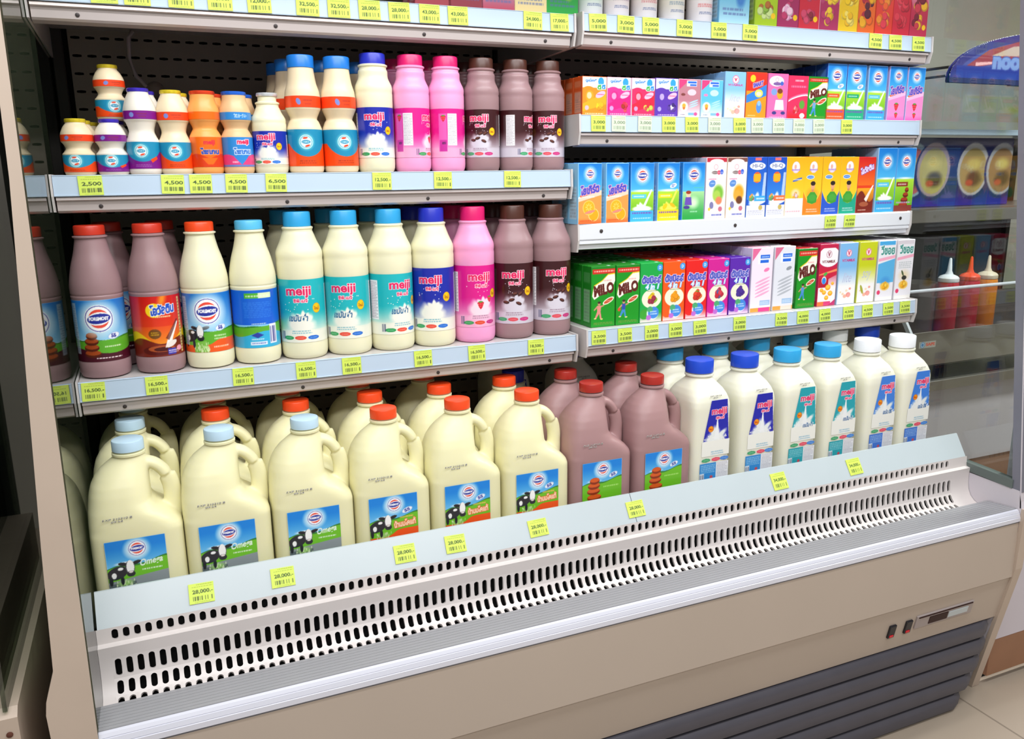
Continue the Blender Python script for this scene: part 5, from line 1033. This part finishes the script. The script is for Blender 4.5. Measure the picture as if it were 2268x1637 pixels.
def run(surf, where, items, **kw):
    n = len(items)
    for i, it in enumerate(items):
        x, pr = it[:2]; pos = '%s of %d from the left' % (ordn[i], n)
        put_tag(x, surf, pr, ('pale faded' if len(it) > 2 else 'yellow-green')+' price tag on '+where+', '+pos, pale=len(it) > 2, rot=(RNG.rand()-.5)*.06, **kw)
ordn = ['first', 'second', 'third', 'fourth', 'fifth', 'sixth', 'seventh', 'eighth', 'ninth', 'tenth', 'eleventh', 'twelfth', 'thirteenth', 'fourteenth']
run('A', 'the top left rail', [(0.1142, '8,500'), (0.1648, '12,500'), (0.2339, '12,000'), (0.2975, '13,000'), (0.3638, '12,000'), (0.4486, '32,500'), (0.5053, '32,500'), (0.5627, '28,000'), (0.62, '28,000'), (0.6799, '43,000'), (0.7378, '43,000'), (0.8984, '24,000'), (0.9585, '17,000')])
run('Ar', 'the top right rail', [(1.0424, '5,000'), (1.1096, '3,000'), (1.1709, '5,000'), (1.2573, '5,000'), (1.3481, '5,000'), (1.4337, '5,000'), (1.8117, '4,500'), (1.8769, '4,500'), (1.9547, '4,500')])
run('B', 'the middle left rail', [(0.0591, '2,500'), (0.1914, '4,500'), (0.2386, '4,500'), (0.3004, '4,500'), (0.3717, '6,500'), (0.5745, '12,500'), (0.7009, '12,500'), (0.8546, '12,500')], w=38, h=33)
run('Br', 'the short-carton rail', [(1.0525, '3,000'), (1.1028, '3,000', 1), (1.1692, '3,000', 1), (1.2316, '3,000'), (1.2932, '3,000'), (1.3551, '3,000', 1), (1.4263, '3,000'), (1.477, '3,000', 1), (1.5396, '3,000', 1), (1.601, '3,000', 1), (1.6625, '3,000', 1), (1.7517, '3,000')], w=35, h=33)
run('Cr', 'the bare white lip', [(1.724, '3,500'), (1.7875, '4,000')], w=36, h=31)
run('C', 'the lower left rail', [(0.0241, '16,500'), (0.1284, '16,500'), (0.2801, '16,500'), (0.3979, '16,500'), (0.4878, '16,500'), (0.6364, '16,500'), (0.755, '16,500'), (0.8933, '18,500')], w=38, h=33)
run('Dr', 'the lowest right rail', [(1.0371, '3,500'), (1.1044, '3,500'), (1.1749, '3,000'), (1.2398, '3,000'), (1.3079, '3,000'), (1.4226, '3,000'), (1.5485, '3,500'), (1.6164, '4,000'), (1.6875, '4,000'), (1.7655, '4,500'), (1.83, '4,500'), (1.9023, '3,500'), (1.9618, '3,500')], w=36, h=33)
run('E', 'the long bottom barrier', [(0.163, '28,000'), (0.3003, '28,000'), (0.5264, '28,000'), (0.628, '28,000'), (0.8053, '28,000', ), (1.035, '28,000'), (1.4206, '34,000'), (1.6496, '34,000')], w=41, h=39)
# ------------------------------------------------------------------ room and neighbours
def tile_mat():
    m = bpy.data.materials.new('beige_floor_tiles'); m.use_nodes = True; nt = m.node_tree; b = nt.nodes['Principled BSDF']
    tc = nt.nodes.new('ShaderNodeTexCoord'); mp = nt.nodes.new('ShaderNodeMapping'); br = nt.nodes.new('ShaderNodeTexBrick')
    br.offset = 0; br.inputs['Scale'].default_value = 1; br.inputs['Brick Width'].default_value = .6; br.inputs['Row Height'].default_value = .6; br.inputs['Mortar Size'].default_value = .003
    br.inputs['Color1'].default_value = tuple(lin(hx('#a09282')))+(1,); br.inputs['Color2'].default_value = tuple(lin(hx('#a69888')))+(1,); br.inputs['Mortar'].default_value = tuple(lin(hx('#827668')))+(1,)
    mp.inputs['Location'].default_value = (.45, .25, 0); nt.links.new(tc.outputs['Object'], mp.inputs['Vector']); nt.links.new(mp.outputs[0], br.inputs['Vector']); nt.links.new(br.outputs['Color'], b.inputs['Base Color']); b.inputs['Roughness'].default_value = .3
    return m
g = G(); g.box(-3, -4, -.05, 7, 3.2, 0); struct(obj('floor', g.mesh('floor', tile_mat())))
M['wall'] = mat('greyish_wall_paint', '#bdb8ac', .7, noise=.1, nscale=2.2)
g = G(); g.box(-3, 1.9, 0, 7, 2.0, 3.2); struct(obj('wall_back', g.mesh('wall', M['wall'])))
g = G(); g.box(7, -4, 0, 7.1, 2.0, 3.2); struct(obj('wall_right', g.mesh('wall_right', M['wall'])))

# partition just right of the refrigerator
t = thing('partition', 'white panel with brown base beside the right end of the refrigerator', 'partition', (2.06, -.34, 0))
M['whitep'] = mat('white_laminate', '#c9c2ca', .35, noise=.03, nscale=5); M['kick'] = mat('brown_kick_laminate', '#93684c', .45, noise=.12, nscale=14)
g = G(); g.box(0, 0, .13, .8, .018, 1.75, .001); part('panel', g, 'whitep', t)
g = G(); g.box(.002, .001, .025, .8, .02, .13, .001); part('kick_board', g, 'kick', t)
g = G(); g.box(.01, .03, 0, .8, .05, .03); part('foot', g, 'black', t)  # black block standing in for the shadow gap under the kick board

# food stall seen through the right glass
st = thing('food_counter', 'white counter with brushed steel trough on top, behind the right glass', 'counter', (2.75, .6, 0))
g = G(); g.box(0, .03, .15, 1.7, .6, .49, .002); part('body', g, 'whitep', st)
g = G(); g.box(.0, .035, .02, 1.7, .59, .15, .002); part('kick_board', g, 'kick', st)
g = G(); g.box(.0, .05, 0, 1.7, .58, .02); part('foot', g, 'black', st)
g = G(); g.box(-.03, -.0, .485, 1.72, .6, .527, .003); part('worktop', g, 'steel', st)
g = G(); g.box(.05, .02, .527, 1.7, .55, .59); part('dark_gap_fill', g, 'black', st)  # black box filling the gap below the trough, shade as colour
g = G(); g.box(.0, .0, .590, 1.72, .004, .727, .001); g.box(.0, .0, .590, .004, .42, .727); g.box(.0, .42, .590, 1.72, .424, .78); g.box(.0, .0, .590, 1.72, .42, .594); g.box(1.716, .0, .59, 1.72, .42, .727); part('trough', g, 'steel', st)
g = G(); g.extrude([(.001, .727), (.095, .862), (.098, .860), (.004, .725)], .012, 1.72, 'x'); part('sneeze_guard', g, 'guard', st)
g = G(); g.extrude([(-.003, .725), (.092, .866), (.112, .866), (.017, .725)], .0, .012, 'x'); part('guard_edge', g, 'bright', st)
g = G(); g.tube([(-.01, .100, .868), (1.72, .100, .868)], .007, 12); part('guard_rail', g, 'alub', st)
def sticker():
    c = Cv(90, 26, '#a9a49c', 1.2); c.e(.22, .5, 12, 12, '#3f80b8'); c.ring(.22, .5, 7, 9, '#d8e4ea'); c.text('SAFE', .42, .3, .95, .75, '#d8503c', .05); return c
g = G(); c = sticker(); c.geo(g, lambda U, V: (.05+U*.09, 0*U-.0006, .665+V*.026)); s = obj('sticker', g.mesh('sticker', M['paper']), st)
# squeeze bottles and a steel pot standing in the trough
def squeeze(x, y, bm, cm, lb):
    t = thing('squeeze_bottle', lb, 'sauce bottle', (x, y, .5945), 0, 'squeeze sauce bottles in the steel trough')
    g = G(); g.lathe([(.001, 0), (.040, 0), (.043, .004), (.043, .255), (.041, .268), (.030, .275)], 36); obj('body', g.mesh('squeeze_body', bm, 40), t)
    g = G(); g.lathe([(.040, .272), (.041, .274), (.041, .288), (.034, .296), (.016, .304), (.010, .318), (.0055, .368), (.003, .372), (.001, .372)], 36); obj('nozzle_cap', g.mesh('squeeze_cap', cm, 40), t)
R_ = mat('red_sauce_plastic', '#c41c34', .3); O_ = mat('amber_sauce_plastic', '#e88a1c', .3)
squeeze(3.245, .86, R_, K['white'], 'red squeeze sauce bottle with white nozzle, leftmost in the trough'); squeeze(3.372, .86, R_, K['orange'], 'red squeeze sauce bottle with orange-red nozzle'); squeeze(3.482, .86, O_, mat('cap_cream', '#dcd0b8', .4), 'amber squeeze sauce bottle with cream nozzle, behind the post')
t = thing('cooking_pot', 'small steel pot in the trough behind the guard rail', 'pot', (3.14, .93, .5945)); g = G(); g.lathe([(.001, 0), (.07, 0), (.076, .006), (.078, .265), (.080, .27), (.076, .27), (.074, .01), (.001, .008)], 36); obj('body', g.mesh('pot', M['steel'], 40), t)
g = G(); g.tube([(.078, 0, .21), (.10, 0, .21), (.10, 0, .24), (.078, 0, .24)], .005, 8); obj('handle', g.mesh('pot_handle', M['steel'], 40), t)
# shelf unit with the blue menu board above the stall
su = thing('wall_shelf', 'grey steel rack behind the food stall holding the picture board', 'rack', (2.9, 1.05, 0))
g = G(); g.box(0, 0, 1.10, 1.5, .45, 1.165, .003); part('shelf_board', g, 'steel', su)
g = G(); g.box(0, 0, 1.475, 1.5, .30, 1.50, .003); part('shelf_board', g, 'rail', su)
g = G(); g.box(0, .44, .5, 1.5, .46, 1.10); part('back_board', g, 'upright', su)
for x in (.0, 1.47): g = G(); g.box(x, .40, 0, x+.03, .43, 1.5, .002); part('upright', g, 'upright', su)
def board():
    c = Cv(900, 300, '#141c5c', 5); c.grad(0, .25, '#1c1c8c', '#1a1c60'); c.rect(0, .3, .12, 1, '#1a2080')
    for i, (u, col, rg) in enumerate(((.30, '#a8504c', '#8494a0'), (.44, '#a89a5c', '#98848e'), (.72, '#9a8454', '#a8a4a8'), (.93, '#8a6a4a', '#9c9ca4'))):
        c.e(u, .52, 115, 128, '#182058'); c.e(u, .54, 102, 118, rg); c.e(u, .52, 86, 100, col); c.e(u+.01, .40, 60, 44, '#4a3a28', soft=.5); c.e(u, .62, 60, 36, '#b8a860', soft=.6); c.e(u-.02, .34, 30, 18, '#a84a30', soft=.4)
    c.e(.22, .6, 60, 80, '#8a3a5c', soft=.5, al=.6); return c
t = thing('picture_board', 'dark blue picture board with round food plates behind the right glass', 'board', (3.0, 1.12, 1.166)); g = G(); g.box(0, 0, 0, .9, .02, .302, .002); part('frame', g, mat('navy_board', '#151c58', .4), t); g = G(); c = board(); c.geo(g, lambda U, V: (U*.9, 0*U-.0008, .001+V*.3)); obj('print', g.mesh('board_print', M['paper']), t)['label'] = 'printed plates of noodles'
def poster():
    c = Cv(900, 360, '#a9aca4', 9); g = np.random.RandomState(4)
    for i in range(26): c.e(g.rand(), g.rand(), 60+90*g.rand(), 25+50*g.rand(), [('#9fae9f'), ('#b4aab0'), ('#a8a68c'), ('#b8bcc4'), ('#a89a94')][i % 5], rot=g.rand()*3, soft=.8, al=.8)
    c.e(.72, .45, 90, 30, '#b0b070', soft=.8); c.e(.8, .3, 80, 26, '#b49478', soft=.8); return c
t = thing('faded_poster', 'pale faded poster on the wall below the arched sign', 'poster', (4.05, 1.8955, 1.50)); g = G(); c = poster(); g.box(0, 0, 0, 1.2, .004, .36, 0, hx('#a9aca4')); c.geo(g, lambda U, V: (U*1.2, 0*U-.001, V*.36)); obj('sheet', g.mesh('poster', M['paper']), t)
# curved blue sign
def sign():
    c = Cv(700, 230, None, 3.)
    X = lambda a: a; arch = [(0, .02)]+[(1-math.cos(k/16*math.pi/2*1.0), .10+.86*math.sin(k/16*math.pi/2)) for k in range(17)]+[(1, .0)]
    c.poly([(u*1., v) for u, v in arch], '#1c1c70'); c.poly([(.06+u*.94, .02+v*.84) for u, v in arch], '#33408c'); c.poly([(.08, .22), (.30, .58), (.62, .80), (1, .86), (1, .62), (.5, .42)], '#8a2c3c'); c.poly([(.32, .48), (.5, .66), (.78, .72), (.7, .52)], '#b0988c'); c.poly([(.2, .36), (.6, .44), (.2, .30)], '#d8a0a4')
    c.rect(.05, .02, 1, .3, '#152c88'); c.text('noodles', .34, .26, .80, .56, '#6a86c0', .06, out='#3a4a98', ow=3); c.rect(0, 0, 1, .10, '#12123c', .8)
    k = c.al.copy(); inside = Cv(700, 230, None, 3.); inside.poly(arch, '#fff'); c.al *= inside.al; return c
t = thing('arched_sign', 'dark blue arched sign with pale lettering, upper right behind the glass', 'sign', (3.125, .86, 1.665)); g = G(); c = sign(); c.geo(g, lambda U, V: (U*.7, 0*U, V*.23)); c.geo(g, lambda U, V: (U*.7, 0*U+.018, V*.23)); obj('board', g.mesh('sign', M['paper']), t)
for x in (.3, .6): g = G(); g.tube([(x, .019, .1), (x, 1.04, .1)], .006, 8); part('bracket', g, 'upright', t)

# neighbouring refrigerator at the far left, mostly outside the picture
nb = thing('display_refrigerator', 'second refrigerated case at the left edge, its dark end panel seen beside the beige post', 'refrigerator', (0, 0, 0))
g = G(); g.extrude([(-.40, 0), (-.40, .59), (-.385, .600), (YB, .600), (YB, 0)], -.128, -.101, 'x'); part('end_panel', g, 'beige2', nb)
g = G(); g.extrude([(ly(.6), .600), (ly(1.9), 1.9), (YB, 1.9), (YB, .600)], -.118, -.112, 'x'); part('glass_pane', g, 'glassL', nb)
g = G(); g.box(-1.3, -.395, .0, -.128, -.35, .52, .004); part('front_panel', g, 'beige', nb)
g = G(); g.box(-1.3, YB, 0, -.10, YB+.04, 1.9); part('back_panel', g, 'upright', nb)  # dark wall added to stand in for shade between the two cases
g = G(); g.box(-1.3, -.35, .50, -.128, YB, .53); part('deck', g, 'upright', nb)
for z in (.92, 1.27, 1.62): g = G(); g.box(-1.3, -.03, z-.03, -.125, YB, z, .002); part('shelf', g, 'upright', nb)
g = G(); g.lathe([(.0045, 0), (.0045, .001), (.001, .002)], 12); s = part('rust_screw', g, mat('rusty_screw', '#5a3022', .8), nb); s.location = (-.1135, -.4005, .565); s.rotation_euler = (math.pi/2, 0, 0)

# ------------------------------------------------------------------ light
def area(name, loc, size, power, col, rot=(0, 0, 0)):
    l = bpy.data.lights.new(name, 'AREA'); l.shape = 'RECTANGLE'; l.size, l.size_y = size; l.energy = power; l.color = col
    o = bpy.data.objects.new(name, l); COL.objects.link(o); o.location = loc; o.rotation_euler = rot; return o
area('ceiling_tube_light', (1.0, -1.25, 2.75), (3.2, .25), 62, (.97, .985, 1.), (math.radians(28), 0, 0))
area('ceiling_tube_light', (.4, -2.6, 2.75), (3.2, .25), 62, (1., .985, .96), (math.radians(45), 0, 0))
area('ceiling_tube_light', (3.6, -.2, 2.75), (1.6, .3), 150, (1., .99, .96), (0, 0, 0))  # extra lamp added to brighten the food stall
area('canopy_light', (1.0, -.36, 1.93), (1.9, .05), 7, (.92, .96, 1.), (math.radians(-8), 0, 0))
w = bpy.data.worlds.new('room_light'); bpy.context.scene.world = w; w.use_nodes = True
w.node_tree.nodes['Background'].inputs[0].default_value = (.78, .8, .82, 1); w.node_tree.nodes['Background'].inputs[1].default_value = .55
vs = bpy.context.scene.view_settings; vs.view_transform = 'Standard'; vs.look = 'None'; vs.exposure = -.48; vs.gamma = 1
bpy.context.scene.cycles.max_bounces = 8; bpy.context.scene.cycles.transparent_max_bounces = 12
